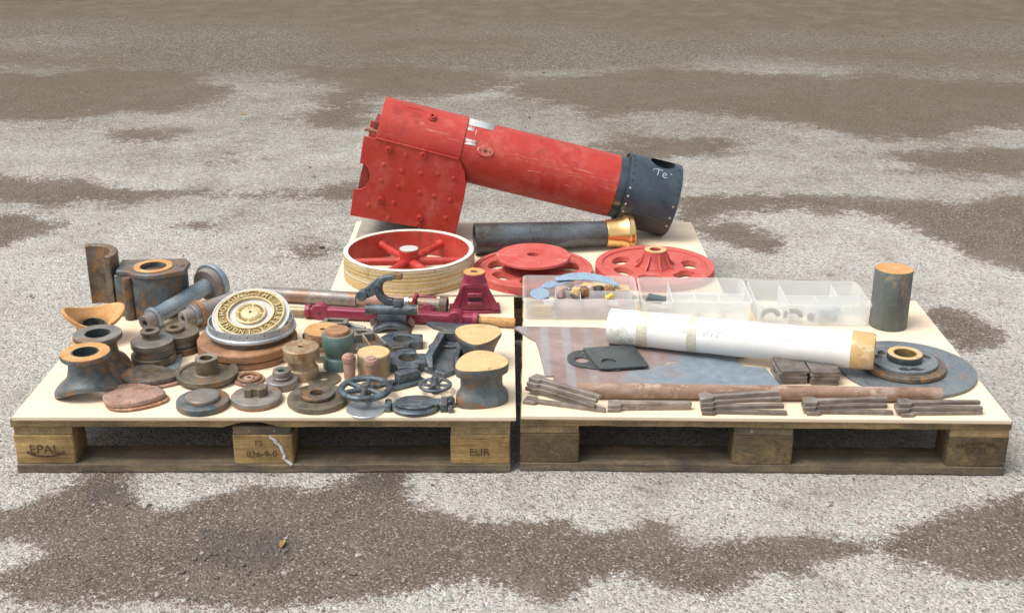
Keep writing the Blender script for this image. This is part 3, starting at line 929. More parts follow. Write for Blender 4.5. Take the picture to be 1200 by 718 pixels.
P = np.empty((n, 3, 3))
P[:, 0] = np.stack([bx_ - wd * np.cos(an), by_ - wd * np.sin(an), bz_], -1)
P[:, 1] = np.stack([bx_ + wd * np.cos(an), by_ + wd * np.sin(an), bz_], -1)
P[:, 2] = np.stack([bx_ + le[:, 0], by_ + le[:, 1], bz_ + hh], -1)
me = bpy.data.meshes.new('grass')
me.from_pydata(P.reshape(-1, 3).tolist(), [], np.arange(n * 3).reshape(-1, 3).tolist())
me.materials.append(MATS['grass_blade'])
tag(link('grass', me), 'short rough grass on the bank at the far edge', 'grass', None, 'stuff')
# ------------------------------------------------------------ pallets and plywood sheets
def plank(name, parent, mat, x0, x1, y0, y1, z0, z1, along='x', wob=0.0015, chip=None, seed=0):
    rnd = random.Random(seed)
    n = 26
    loops = []
    for i in range(n + 1):
        t = i / n
        a, b, c, d = (rnd.uniform(-wob, wob) for _ in range(4))
        lift = 0.0
        if chip and chip[0] < t < chip[1]:
            lift = chip[2] * rnd.uniform(0.5, 1.0)
        if along == 'x':
            x = x0 + (x1 - x0) * t
            loops.append([(x, y0 + a, z0 + lift + abs(b)), (x, y1 + c, z0), (x, y1 + c, z1), (x, y0 + a, z1 - 0.0002)])
        else:
            y = y0 + (y1 - y0) * t
            loops.append([(x0 + a, y, z0), (x1 + c, y, z0), (x1 + c, y, z1), (x0 + a, y, z1)])
    mb = MB()
    mb.loft(loops)
    return mb.build(name, mat, parent, bevel=0.0015, smooth=30)


def pallet(label, loc, rz, L, W, deck, block, low, chip=None, seed=0):
    p = thing('pallet', label, 'pallet', loc, rz, 'wooden pallets')
    rnd = random.Random(seed)
    for k, (a, w) in enumerate(((0, .145), (.1875, .1), (.3275, .145), (.5125, .1), (.655, .145))):
        a = a * W / 0.8
        w = w * W / 0.8
        plank('deck_board', p, deck, 0, L, a, a + w, 0.1222, 0.144, chip=chip if k == 0 else None, seed=seed + k)
    for k, x in enumerate((0, (L - .145) / 2, L - .145)):
        plank('stringer_board', p, deck if k != 1 else low, x + 0.002, x + .143, 0.006, W - 0.006, 0.1002, 0.122, 'y', seed=seed + 20 + k)
    for k, (a, w) in enumerate(((0, .1), ((W - .145) / 2, .145), (W - .1, .1))):
        plank('bottom_board', p, low, 0.0, L, a, a + w, 0.0, 0.0218, seed=seed + 40 + k, wob=0.002)
        for x in (0, (L - .145) / 2, L - .145):
            mb = MB()
            j = rnd.uniform(-0.002, 0.002)
            mb.prism(rounded(x + j, x + .145 + j, a + 0.003 + abs(j), a + w - 0.003, 0.006, 3), 0.022, 0.1)
            mb.build('block', block, p, bevel=0.002)
    return p


def ink(p, name, mat, items, curve=None):
    mb = MB()
    for txt, x, z, size in items:
        text_geo(txt, size, 0.0008, T(x, -0.0002, z) @ RX(90), mb)
    if curve:
        for i in range(len(curve) - 1):
            (x0, z0), (x1, z1) = curve[i], curve[i + 1]
            mb.rod((x0, 0.0017, z0), (x1, 0.0017, z1), 0.0022, n=6)
    return mb.build(name, mat, p, bevel=0, smooth=0)


pl = pallet('sandy brown pallet with burnt-in letters under the left sheet', (-1.186, 0.003, 0), 0, 1.2, 0.8, 'pallet_deck', 'pallet_block', 'pallet_dark', chip=(0.46, 0.515, 0.013), seed=3)
arc = [(0.073 + 0.047 * math.cos(R(a)), 0.062 + 0.019 * math.sin(R(a))) for a in range(200, 345, 12)]
ink(pl, 'burnt_letters', 'burnt_ink', [('EPAL', 0.073, 0.062, 0.034)], arc)
ink(pl, 'burnt_letters', 'burnt_ink', [('FS', 0.592, 0.080, 0.021)])
ink(pl, 'burnt_letters', 'burnt_ink', [('026-9-0', 0.597, 0.050, 0.024)])
ink(pl, 'burnt_letters', 'burnt_ink', [('EUR', 1.125, 0.055, 0.028)])
mb = MB()
dr = [(0.618, 0.097), (0.630, 0.088), (0.634, 0.080), (0.644, 0.070), (0.648, 0.056), (0.652, 0.046), (0.650, 0.038), (0.658, 0.030), (0.668, 0.021)]
for i in range(len(dr) - 1):
    mb.rod((dr[i][0], 0.001, dr[i][1]), (dr[i + 1][0], 0.001, dr[i + 1][1]), 0.0032 + 0.001 * (i % 2), n=8)
mb.build('paint_drip', 'white_drip', pl, bevel=0)
for x, z in ((0.06, 0.111), (0.10, 0.112), (0.57, 0.111), (0.63, 0.110), (1.10, 0.112), (1.16, 0.110)):
    MB().lathe([(0, 0), (0.003, 0), (0.0025, 0.0015), (0, 0.0015)], 10, M=T(x, 0.0065, z) @ RX(90)).build('nail_head', 'nail_steel', pl, bevel=0)

pr_ = pallet('dark mossy brown pallet under the right sheet', (0.037, 0.013, 0), -1.2, 1.18, 0.8, 'pallet_deck', 'chip_block', 'pallet_dark', seed=11)
arc = [(1.105 + 0.05 * math.cos(R(a)), 0.072 + 0.016 * math.sin(R(a))) for a in range(20, 165, 12)]
ink(pr_, 'burnt_letters', 'burnt_ink', [('EPAL', 1.105, 0.066, 0.026)], arc)
for x, z in ((0.045, 0.111), (0.06, 0.045), (0.10, 0.109), (1.08, 0.112), (0.56, 0.111)):
    MB().lathe([(0, 0), (0.0035, 0), (0.003, 0.0015), (0, 0.0015)], 10, M=T(x, 0.0055, z) @ RX(90)).build('nail_head', 'nail_steel', pr_, bevel=0)
pallet('brown pallet under the rear sheet behind the other two', (-0.527, 0.835, 0), 0, 1.185, 0.70, 'pallet_deck', 'pallet_block', 'pallet_dark', seed=17)


def sheet(label, loc, rz, L, W, seed):
    o = thing('plywood_sheet', label, 'plywood', loc, rz, 'plywood sheets on the pallets')
    MB().box(0, L, 0, W, 0.0016, 0.010).build('panel', 'plywood', o, bevel=0.0008)
    MB().box(0.0006, L - 0.0006, 0.0006, W - 0.0006, 0.0002, 0.0014).build('bottom_veneer', 'ply_edge', o, bevel=0)
    return o


sheet('pale plywood sheet on the left pallet carrying small castings', (-1.176, -0.006, 0.144), 0, 1.203, 0.806, 1)
sheet('pale plywood sheet on the right pallet under the steel plates and bars', (0.040, 0.003, 0.144), -1.2, 1.170, 0.79, 2)
sheet('pale plywood sheet on the rear pallet under the red boiler', (-0.528, 0.818, 0.144), 0, 1.192, 0.730, 3)

# ------------------------------------------------------------ boiler
bo = thing('boiler', 'red boiler with square firebox and black smokebox resting on the rear sheet', 'boiler',
           (-0.166, 1.42, 0.186), rot=(0, R(13.9), 0))
V0 = 0.262
AX = T(0, 0, V0) @ RY(90)           # lathe axis along +x through the barrel axis; lathe x -> -z, y -> y
W = 0.112
side = [(-0.368, -0.006), (-0.363, -0.098)]
for a in range(80, -81, -20):
    side.append((-0.352 + 0.030 * math.cos(R(a)), -0.144 + 0.044 * math.sin(R(a))))
side += [(-0.365, -0.19), (-0.358, -0.283), (0.0, -0.262), (-0.001, -0.13), (-0.006, -0.085), (-0.020, -0.045), (-0.044, -0.012), (-0.05, -0.006)]
for sgn in (-1, 1):
    M = T(0, sgn * W, V0) @ RX(90)
    MB().prism(side, -0.003, 0.003, M=M).build('side_sheet', 'red_paint', bo, bevel=0.001)
mb = MB()
mb.box(-0.33, -0.324, -W + 0.004, W - 0.004, 0.0, V0)
mb.lathe([(0, -0.330), (0.104, -0.330), (0.104, -0.324), (0, -0.324)], 40, M=AX)
mb.build('back_plate', 'red_dark', bo)
MB().box(-0.010, -0.004, -W + 0.004, W - 0.004, 0.004, V0 - 0.08).build('throat_plate', 'red_paint', bo)
# wrapper: half round over the firebox
mb = MB()
mb.lathe([(0.1105, -0.329), (0.1105, -0.046), (0.1068, -0.046), (0.1068, -0.329)], 48, True, M=AX, a0=PI / 2 - 0.03, a1=1.5 * PI + 0.03)
mb.build('wrapper', 'red_paint', bo, bevel=0.001)
mb = MB()
mb.lathe([(0.1065, -0.06), (0.1065, 0.487), (0.101, 0.487), (0.101, -0.06)], 72, True, M=AX)
mb.build('barrel', 'red_paint', bo, bevel=0.0008)
mb = MB()
mb.lathe([(0.1055, 0.4875), (0.1055, 0.535), (0.100, 0.535), (0.100, 0.4875)], 72, True, M=AX)
mb.build('neck_band', 'black_paint', bo)
# smokebox drum with the opening for the chimney cut in its top
mb = MB()
ns, nu = 110, 44
u0, u1, rs = 0.516, 0.697, 0.1235
hu, ha, ru, ra = 0.628, PI + 0.10, 0.043, 0.040
vs, ok = {}, {}
grid = []
for i in range(nu + 1):
    row = []
    for j in range(ns):
        u = u0 + (u1 - u0) * i / nu
        a = 2 * PI * j / ns
        row.append((u, a))
    grid.append(row)


def inside(u, a):
    return ((u - hu) / ru) ** 2 + ((a - ha) * rs / ra) ** 2


faces = []
for i in range(nu):
    for j in range(ns):
        c = [(i, j), (i, (j + 1) % ns), (i + 1, (j + 1) % ns), (i + 1, j)]
        uc = sum(grid[p][q][0] for p, q in c) / 4
        ac = (grid[i][j][1] + PI / ns)
        if inside(uc, ac) > 1.0:
            faces.append(c)
used = {}
for f in faces:
    for k in f:
        used[k] = used.get(k, 0) + 1


def drum(r):
    out = []
    idx = {}
    for (p, q), cnt in used.items():
        u, a = grid[p][q]
        if cnt < 4 and 0 < p < nu and abs(a - ha) < 0.6:
            d = math.sqrt(inside(u, a))
            u = hu + (u - hu) / d
            a = ha + (a - ha) / d
        idx[(p, q)] = len(out)
        out.append((r * math.cos(a), r * math.sin(a), u))
    return out, [tuple(idx[k] for k in f) for f in faces]


for r_ in (rs, rs - 0.005):
    v_, f_ = drum(r_)
    mb.add(v_, f_, AX)
mb.lathe([(rs - 0.005, u0), (rs, u0)], ns, M=AX)
mb.lathe([(rs - 0.005, u1), (rs, u1)], ns, M=AX)
mb.build('smokebox', 'black_paint', bo, bevel=0, smooth=40)
mb = MB()
mb.lathe([(0.108, 0.520), (0.1185, 0.520), (0.1185, 0.526), (0.108, 0.526)], 64, True, M=AX)
mb.build('smokebox_ring', 'soot_and_shadow', bo)
# lower liner of the smokebox, lapped over the drum
mb = MB()
mb.lathe([(0.1240, 0.520), (0.1265, 0.520), (0.1265, 0.694), (0.1240, 0.694)], 40, True, M=AX, a0=-R(70), a1=R(72))
mb.build('lower_wrapper', 'soot_and_shadow', bo, bevel=0.0008)  # real lapped sheet; underside shading is put into its darker colour


def on_drum(r, a_deg, u):
    """matrix at a point of the barrel, z axis outwards; 180 is the top, 270 faces the camera"""
    a = R(a_deg)
    M = AX @ T(r * math.cos(a), r * math.sin(a), u) @ RZ(a_deg) @ RY(90)
    return M


for a in range(188, 300, 13):
    MB().lathe([(0.0045, 0), (0.004, 0.002), (0.002, 0.0035), (0, 0.004)], 10, M=on_drum(0.1232 if a < 285 else 0.1262, a, 0.5265)).build('rivet', 'soot_and_shadow' if a < 250 else 'nail_steel', bo, bevel=0)
for a in (200, 222, 244, 266, 284, 300):
    MB().lathe([(0.004, 0), (0.0035, 0.002), (0, 0.003)], 10, M=on_drum(0.1232 if a < 282 else 0.1262, a, 0.683)).build('rivet', 'soot_and_shadow' if a < 250 else 'nail_steel', bo, bevel=0)
# studs and stays on the firebox side
MS = T(0, -W - 0.003, V0) @ RX(90)
for (u, v, r) in ((-0.279, -0.030, .013), (-0.165, -0.020, .013), (-0.130, -0.235, .013), (-0.270, -0.205, .013), (-0.128, -0.258, .011)):
    st = MB().lathe([(r, 0), (r * 0.95, 0.004), (r * 0.6, 0.005), (r * 0.6, 0.011), (r * 0.28, 0.011), (r * 0.28, 0.006), (0, 0.006)], 24, M=MS @ T(u, v, 0)).build('stay_nut', 'red_paint', bo, bevel=0)
for (u, v) in ((-0.222, -0.036), (-0.285, -0.085), (-0.222, -0.090), (-0.282, -0.140), (-0.222, -0.148), (-0.160, -0.085), (-0.105, -0.072), (-0.150, -0.150), (-0.100, -0.150), (-0.225, -0.205), (-0.305, -0.235), (-0.232, -0.262), (-0.050, -0.075), (-0.045, -0.150), (-0.045, -0.215)):
    MB().lathe([(0.0085, 0), (0.0075, 0.0018), (0.004, 0.0028), (0, 0.003)], 16, M=MS @ T(u, v, 0)).build('stay_bolt', 'red_paint', bo, bevel=0)
# seam under the wrapper
MB().rod((-0.329, -0.1165, V0 - 0.003), (-0.050, -0.1165, V0 - 0.006), 0.0035, n=8).build('seam_weld', 'red_paint', bo, bevel=0)
# bosses and bushes
bs = MB().lathe([(0.016, 0), (0.0155, 0.006), (0.011, 0.007), (0.011, 0.012), (0.0055, 0.012), (0.0055, 0.003), (0, 0.003)], 28, M=on_drum(0.1100, 212, -0.165)).build('bush', 'red_paint', bo, bevel=0)
mo = MB().prism(circle(0.028, 36, ry=0.018), 0.0, 0.009, M=on_drum(0.1035, 250, 0.030)).build('oval_boss', 'red_dusty', bo, bevel=0.0015)
for dx, r in ((-0.017, .0028), (0, .0055), (0.017, .0028)):
    MB().lathe([(0, 0), (r, 0), (r, 0.0012), (0, 0.0012)], 14, M=on_drum(0.1126, 250, 0.030) @ T(dx, 0, 0)).build('bolt_head', 'soot_and_shadow', bo, bevel=0)
MB().box(-0.26, -0.20, -0.004, 0.004, 0.1100, 0.1118, M=T(0, 0, V0) @ RX(18)).build('maker_strip', 'red_paint', bo, bevel=0.0005)
# pin and bracket at the back of the firebox
MB().rod((-0.37, -0.095, V0 + 0.014), (-0.325, -0.095, V0 + 0.014), 0.008, n=16).build('pin', 'brown_rust', bo)
MB().box(-0.345, -0.330, -0.10, 0.02, V0 + 0.01, V0 + 0.045).build('bracket', 'red_dark', bo)
MB().box(-0.352, -0.330, -0.105, 0.105, 0.075, 0.16).build('fire_door', 'red_dark', bo)


def patch(name, mat, r, a0, a1, uu, rag=0.004, seed=1, n=16):
    rnd = random.Random(seed)
    vs, fs = [], []
    for i in range(n + 1):
        a = R(a0 + (a1 - a0) * i / n)
        for k, u in enumerate(uu):
            du = rnd.uniform(-rag, rag)
            vs.append((r * math.cos(a), r * math.sin(a), u + du))
    for i in range(n):
        fs.append((2 * i, 2 * i + 1, 2 * i + 3, 2 * i + 2))
    mb = MB()
    mb.add(vs, fs, AX)
    o = mb.build(name, mat, bo, bevel=0)
    s = o.modifiers.new('thick', 'SOLIDIFY')
    s.thickness = 0.0006
    return o


patch('torn_label', 'silver_tape', 0.1070, 166, 205, (-0.043, 0.046), 0.004, 4)
patch('torn_label', 'sticker', 0.1070, 207, 218, (-0.043, -0.020), 0.003, 7, 8)
patch('torn_label', 'sticker', 0.1070, 236, 246, (-0.043, -0.002), 0.003, 5, 8)
patch('label_edge', 'sticker', 0.1070, 212, 246, (-0.014, -0.012), 0.001, 6)
# chalk writing on the smokebox
mb = MB()


def stroke(pts, r=0.0012):
    for (x0, y0), (x1, y1) in zip(pts[:-1], pts[1:]):
        P = []
        for x, y in ((x0, y0), (x1, y1)):
            a = R(216) + y / rs
            P.append(AX @ Vector(((rs + 0.0004) * math.cos(a), (rs + 0.0004) * math.sin(a), 0.610 + x)))
        mb.rod(P[0], P[1], r, n=5)


stroke([(-0.012, -0.012), (0.0, -0.014), (0.016, -0.011)])
stroke([(0.002, -0.012), (0.0, 0.002), (-0.002, 0.014)])
stroke([(0.016, 0.008), (0.028, 0.006), (0.030, 0.000), (0.023, -0.003), (0.017, 0.003), (0.017, 0.012), (0.024, 0.017), (0.032, 0.014)])
stroke([(0.042, -0.006), (0.048, -0.002)])
stroke([(-0.018, -0.006), (-0.014, -0.009)])
mb.build('chalk_letters', 'chalk', bo, bevel=0)

pk = MB()
pk.box(-0.5, -0.185, 1.255, 1.50, 0.0, 0.031)
o = pk.build('timber_plank', 'grey_timber', bevel=0.002, loc=(0, 0, B))
tag(o, 'weathered grey plank propping up the red firebox', 'plank')

# ------------------------------------------------------------ flywheel
fl = thing('flywheel', 'six-spoked red flywheel with ochre rim lying on the rear sheet', 'flywheel', (-0.300, 1.000, B))
rp = [(0.1985, 0.001)]
for k in range(7):
    z = 0.002 + k * 0.011
    rp += [(0.2040 + 0.0002 * (k % 2), z), (0.2046, z + 0.002), (0.2044 + 0.0003 * (k % 3), z + 0.0085), (0.2040, z + 0.0100)]
rp += [(0.1985, 0.079)]
MB().lathe(rp, 96, True).build('rim_band', 'rim_varnish', fl, bevel=0)
MB().ring(0.1885, 0.2030, 0.0795, 0.0835, 96).build('rim_edge', 'cream_paint', fl, bevel=0.0015)
MB().ring(0.1885, 0.1980, 0.002, 0.079, 96).build('rim_inside', 'red_paint', fl, bevel=0.001)
hub = MB().ring(0.012, 0.030, 0.002, 0.082, 40).build('hub', 'red_paint', fl, bevel=0.002)
MB().ring(0.0, 0.0292, 0.083, 0.0855, 40).build('hub_face', 'white_enamel', hub, bevel=0.001)
for k in range(6):
    a = R(60 * k + 2)
    c, s = math.cos(a), math.sin(a)
    sp = MB()
    sp.rod((0.024 * c, 0.024 * s, 0.042), (0.194 * c, 0.194 * s, 0.042), 0.0145, 0.0105, 18)
    sp.lathe([(0.018, 0), (0.014, 0.008), (0.011, 0.016)], 16, M=T(0.190 * c, 0.190 * s, 0.042) @ RZ(60 * k + 2) @ RY(-90))
    sp.build('spoke', 'red_paint', fl, bevel=0)

# ------------------------------------------------------------ chimney
p0, p1 = Vector((-0.100, 1.195, B + 0.052)), Vector((0.347, 1.262, B + 0.050))
d = (p1 - p0)
ch = thing('chimney_pipe', 'mottled dark steel chimney with a polished brass cap lying before the boiler', 'chimney', (p0.x, p0.y, B))
Mc = T(0, 0, p0.z - B) @ d.to_track_quat('Z', 'Y').to_matrix().to_4x4()
L = d.length
MB().lathe([(0.047, 0), (0.052, 0), (0.0415, L), (0.037, L)], 56, True, M=Mc).build('pipe', 'pipe_steel', ch)
MB().lathe([(0.0415, L - 0.012), (0.0455, L - 0.012), (0.0475, L + 0.02), (0.0510, L + 0.042), (0.0575, L + 0.055), (0.0590, L + 0.060), (0.0560, L + 0.064), (0.0560, L + 0.078), (0.053, L + 0.081), (0.042, L + 0.07)], 56, True, M=Mc).build('brass_cap', 'brass_polished', ch, bevel=0.0008)
o = MB().rod((-0.175, 1.232, B + 0.010), (-0.085, 1.240, B + 0.010), 0.010, n=20).build('steel_stub', 'bright_steel', bevel=0.001)
tag(o, 'short bright steel rod end poking out behind the flywheel', 'rod')

# ------------------------------------------------------------ red pulleys
pw = thing('pulley', 'dusty red slotted wheel topped by a flat plain disc', 'pulley', (0.089, 0.995, B), 0, 'dusty red pulleys')
sl = [slot(0.120, 0.025, a - 8, a + 8) for a in (7, 60, 113, 165, 217, 268, 318)]
MB().prism(circle(0.185, 90), 0.004, 0.022, sl).build('web', 'red_dusty', pw)
MB().lathe([(0.172, 0.0225), (0.172, 0.026), (0.1865, 0.026), (0.1865, 0.0), (0.172, 0.0), (0.172, 0.0035), (0.1855, 0.0035), (0.1855, 0.0225)], 96, True).build('rim', 'red_dusty', pw, bevel=0.0012)
MB().lathe([(0.075, 0.0225), (0.062, 0.036), (0.060, 0.056), (0.0, 0.056)], 60).build('hub', 'red_dark', pw, bevel=0)
dk = MB().lathe([(0.0195, 0.0565), (0.1165, 0.0565), (0.1165, 0.064), (0.1145, 0.0665), (0.060, 0.0665), (0.058, 0.068), (0.0195, 0.068)], 90, True).build('disc', 'red_dusty', pw, bevel=0.001)
MB().ring(0.0, 0.0194, 0.0568, 0.0580, 30).build('bore', 'red_dark', dk, bevel=0)

pw = thing('pulley', 'dusty red slotted wheel with tall ribbed conical hub', 'pulley', (0.474, 1.022, B), 0, 'dusty red pulleys')
sl = [slot(0.115, 0.025, a - 8, a + 8) for a in (6, 80, 155, 206, 258, 316)]
MB().prism(circle(0.185, 90), 0.004, 0.021, sl).build('web', 'red_dusty', pw)
MB().lathe([(0.165, 0.0215), (0.167, 0.026), (0.1875, 0.026), (0.1875, 0.0), (0.165, 0.0), (0.165, 0.0035), (0.1865, 0.0035), (0.1865, 0.0215)], 96, True).build('rim', 'red_dusty', pw, bevel=0.0012)
hb = MB().lathe([(0.018, 0.0215), (0.052, 0.0215), (0.044, 0.034), (0.0365, 0.055), (0.0345, 0.074), (0.018, 0.074)], 48, True).build('hub', 'red_dusty', pw, bevel=0.001)
MB().ring(0.0185, 0.0340, 0.0745, 0.0765, 40).build('hub_face', 'tan_rust', hb, bevel=0.0008)
for k in range(8):
    M = RZ(45 * k + 12)
    MB().prism([(0.030, 0.0216), (0.068, 0.0216), (0.050, 0.040), (0.038, 0.066), (0.030, 0.066)], -0.0025, 0.0025, M=M @ RX(90)).build('rib', 'red_dusty', pw, bevel=0.001)
# ------------------------------------------------------------ left sheet: discs and flanges
def lthing(name, label, cat, x, y, rz=0, group=None, z=0.0):
    return thing(name, label, cat, (x, y, B + z), rz, group)


t = lthing('flange_disc', 'grooved olive disc with tall hollow hub', 'disc', -0.757, 0.212)
MB().lathe([(0.0, 0), (0.066, 0), (0.078, 0.010), (0.078, 0.022), (0.069, 0.022), (0.066, 0.016), (0.055, 0.014), (0.040, 0.017), (0.0, 0.017)], 72).build('disc', 'olive_cast', t)
h = MB().lathe([(0.0165, 0.0172), (0.034, 0.0172), (0.030, 0.021), (0.0285, 0.058), (0.0165, 0.058)], 48, True).build('hub', 'olive_cast', t)
MB().ring(0.0168, 0.0278, 0.0584, 0.0596, 40).build('hub_face', 'grey_face', h, bevel=0.0005)

t = lthing('cover_disc', 'grey disc with lower step on the front edge, beside the pink egg-shaped cover', 'disc', -0.734, 0.058)
MB().lathe([(0, 0), (0.063, 0), (0.0645, 0.004), (0.0635, 0.017), (0.0, 0.018)], 72).build('disc', 'slate_rust', t, bevel=0.0015)
MB().lathe([(0.0415, 0.0182), (0.0415, 0.025), (0.039, 0.028), (0, 0.0295)], 60).build('raised_centre', 'grey_face', t, bevel=0.001)

t = lthing('cover_disc', 'rusty disc with a notched square lug in the centre', 'disc', -0.608, 0.083)
MB().lathe([(0, 0), (0.060, 0), (0.0625, 0.003), (0.0625, 0.0075), (0, 0.0075)], 72).build('lower_plate', 'brown_rust', t)
MB().lathe([(0.0625, 0.008), (0.0615, 0.016), (0.058, 0.018), (0, 0.0185)], 72).build('disc', 'grey_face', t, bevel=0.001)
MB().prism([(-.026, -.020), (-.010, -.020), (-.006, -.014), (.006, -.014), (.010, -.020), (.026, -.014), (.026, .014), (.010, .020), (.006, .014), (-.006, .014), (-.010, .020), (-.026, .020)], 0.0187, 0.040).build('lug', 'olive_cast', t)

t = lthing('ring_disc', 'broad olive grey ring with raised rusty hub and round bore on the front edge', 'disc', -0.458, 0.079)
MB().lathe([(0.0185, 0), (0.072, 0), (0.0745, 0.003), (0.0735, 0.015), (0.0185, 0.016)], 80, True).build('ring', 'olive_cast', t)
MB().lathe([(0.0180, 0.0162), (0.0385, 0.0162), (0.0415, 0.019), (0.0410, 0.026), (0.0180, 0.026)], 60, True).build('hub', 'brown_cast', t)

t = lthing('small_ring', 'small pinkish red ring with raised lip and centre hole', 'ring', -0.649, 0.200)
MB().ring(0.009, 0.039, 0, 0.007, 48).build('base', 'pink_rust', t)
MB().torus(0.0265, 0.0048, 0.0100, 48, 12).build('lip', 'brown_rust', t, bevel=0)
MB().lathe([(0.006, 0.0072), (0.013, 0.0072), (0.011, 0.011), (0.006, 0.011)], 30, True).build('centre', 'pink_rust', t)

t = lthing('hub_disc', 'small grey disc with ridged hollow hub', 'disc', -0.560, 0.170)
MB().lathe([(0.012, 0), (0.039, 0), (0.0405, 0.003), (0.0400, 0.019), (0.037, 0.0215), (0.012, 0.0215)], 56, True).build('disc', 'shaft_brown', t)
h = MB().lathe([(0.0135, 0.0217), (0.022, 0.0217), (0.0245, 0.027), (0.022, 0.031), (0.0235, 0.036), (0.021, 0.045), (0.0135, 0.045)], 40, True).build('hub', 'grey_face', t, bevel=0.0006)
MB().ring(0.010, 0.0133, 0.022, 0.043, 30).build('bore_liner', 'green_paint', h, bevel=0)

o = MB().ring(0.010, 0.0434, 0, 0.005, 56).build('washer', 'olive_cast', loc=(-0.461, 0.206, B))
tag(o, 'thin flat olive washer between the spool and the hand wheel', 'washer')
o = MB().ring(0.0, 0.0474, 0, 0.004, 56).build('thin_disc', 'chrome', loc=(-0.336, 0.033, B))
tag(o, 'thin plain bare steel disc in front of the large hand wheel', 'disc')


def handwheel(label, x, y, rad, tr, zc, hub_r, hub_h, nsp, mat, a0, foot):
    t = lthing('hand_wheel', label, 'hand wheel', x, y, 0, 'spoked hand wheels')
    MB().torus(rad, tr, zc, 64, 14, flat=0.85).build('rim', mat, t, bevel=0)
    MB().lathe([(0, 0), (foot, 0), (hub_r * 1.15, zc - 0.008), (hub_r * 1.15, zc + 0.004), (hub_r, zc + 0.006), (hub_r * 0.94, hub_h - 0.003), (hub_r * 0.8, hub_h), (0, hub_h)], 28).build('hub', mat, t, bevel=0.001)
    for k in range(nsp):
        a = R(a0 + 360 * k / nsp)
        MB().rod((hub_r * 0.8 * math.cos(a), hub_r * 0.8 * math.sin(a), zc - 0.001), (rad * math.cos(a), rad * math.sin(a), zc), tr * 0.85, tr * 0.62, 14).build('spoke', mat, t, bevel=0)
    return t


handwheel('larger brown-grey six-spoked hand wheel at the front edge', -0.341, 0.086, 0.0590, 0.0092, 0.033, 0.012, 0.046, 6, 'slate_cast', 25, 0.012)
handwheel('smaller dark slate hand wheel beside the pear-shaped pedestal', -0.173, 0.130, 0.0375, 0.0048, 0.022, 0.0095, 0.046, 6, 'slate_cast', 0, 0.010)

t = lthing('spool', 'brass-coloured spool with wide flange top and small centre hole', 'spool', -0.518, 0.228)
MB().lathe([(0.007, 0), (0.040, 0), (0.0415, 0.004), (0.0410, 0.026), (0.036, 0.0285), (0.0350, 0.052), (0.007, 0.052)], 60, True).build('body', 'brass_worn', t, bevel=0.001)
MB().lathe([(0.007, 0.0522), (0.045, 0.0522), (0.0465, 0.055), (0.0465, 0.082), (0.045, 0.084), (0.007, 0.084)], 64, True).build('top_flange', 'brass_worn', t, bevel=0.001)

t = lthing('green_pedestal', 'green painted waisted pedestal with a rusty disc cap', 'pedestal', -0.432, 0.290)
MB().lathe([(0, 0), (0.0405, 0), (0.0415, 0.004), (0.0415, 0.028), (0.039, 0.032), (0.035, 0.034), (0.0345, 0.046), (0.039, 0.0475), (0.0412, 0.051), (0.0420, 0.092), (0.0405, 0.0945), (0, 0.0945)], 60).build('body', 'green_paint', t, bevel=0)
MB().ring(0.031, 0.0400, 0.0947, 0.0962, 56).build('machined_lip', 'grey_face', t, bevel=0.0005)
MB().lathe([(0.030, 0.0947), (0.031, 0.102), (0.029, 0.106), (0, 0.1065)], 48).build('cap', 'brown_rust', t, bevel=0.001)

t = lthing('orange_collar', 'thick orange rusted collar with small bore behind the green pedestal', 'collar', -0.487, 0.402)
MB().lathe([(0.0075, 0), (0.049, 0), (0.0505, 0.004), (0.050, 0.022), (0.043, 0.026), (0.043, 0.034), (0.050, 0.037), (0.0495, 0.058), (0.0075, 0.058)], 60, True).build('body', 'brown_rust', t)
MB().ring(0.0078, 0.0480, 0.0583, 0.0600, 56).build('top_face', 'orange_rust', t, bevel=0.0006)

t = lthing('tan_cylinder', 'squat tan cylinder behind the two pegs', 'cylinder', -0.336, 0.246)
MB().lathe([(0, 0), (0.0425, 0), (0.0425, 0.058), (0.041, 0.060), (0, 0.060)], 60).build('body', 'brass_worn', t, bevel=0.001)
MB().ring(0.0, 0.0405, 0.0603, 0.0612, 50).build('top_face', 'tan_rust', t, bevel=0)


def peg(label, x, y):
    t = lthing('peg', label, 'peg', x, y, 0, 'knobbed pegs')
    MB().lathe([(0, 0), (0.0135, 0), (0.0150, 0.020), (0.0150, 0.050), (0, 0.050)], 30).build('shank', 'pink_rust', t)
    MB().lathe([(0.0150, 0.0502), (0.0178, 0.054), (0.0178, 0.063), (0.0155, 0.0665), (0.0120, 0.067), (0.0115, 0.070), (0, 0.0705)], 30).build('knob', 'pink_rust', t, bevel=0)


peg('pale pink knobbed peg to the left of the squat tan cylinder', -0.395, 0.208)
peg('brown knobbed peg in front of the squat tan cylinder', -0.337, 0.190)


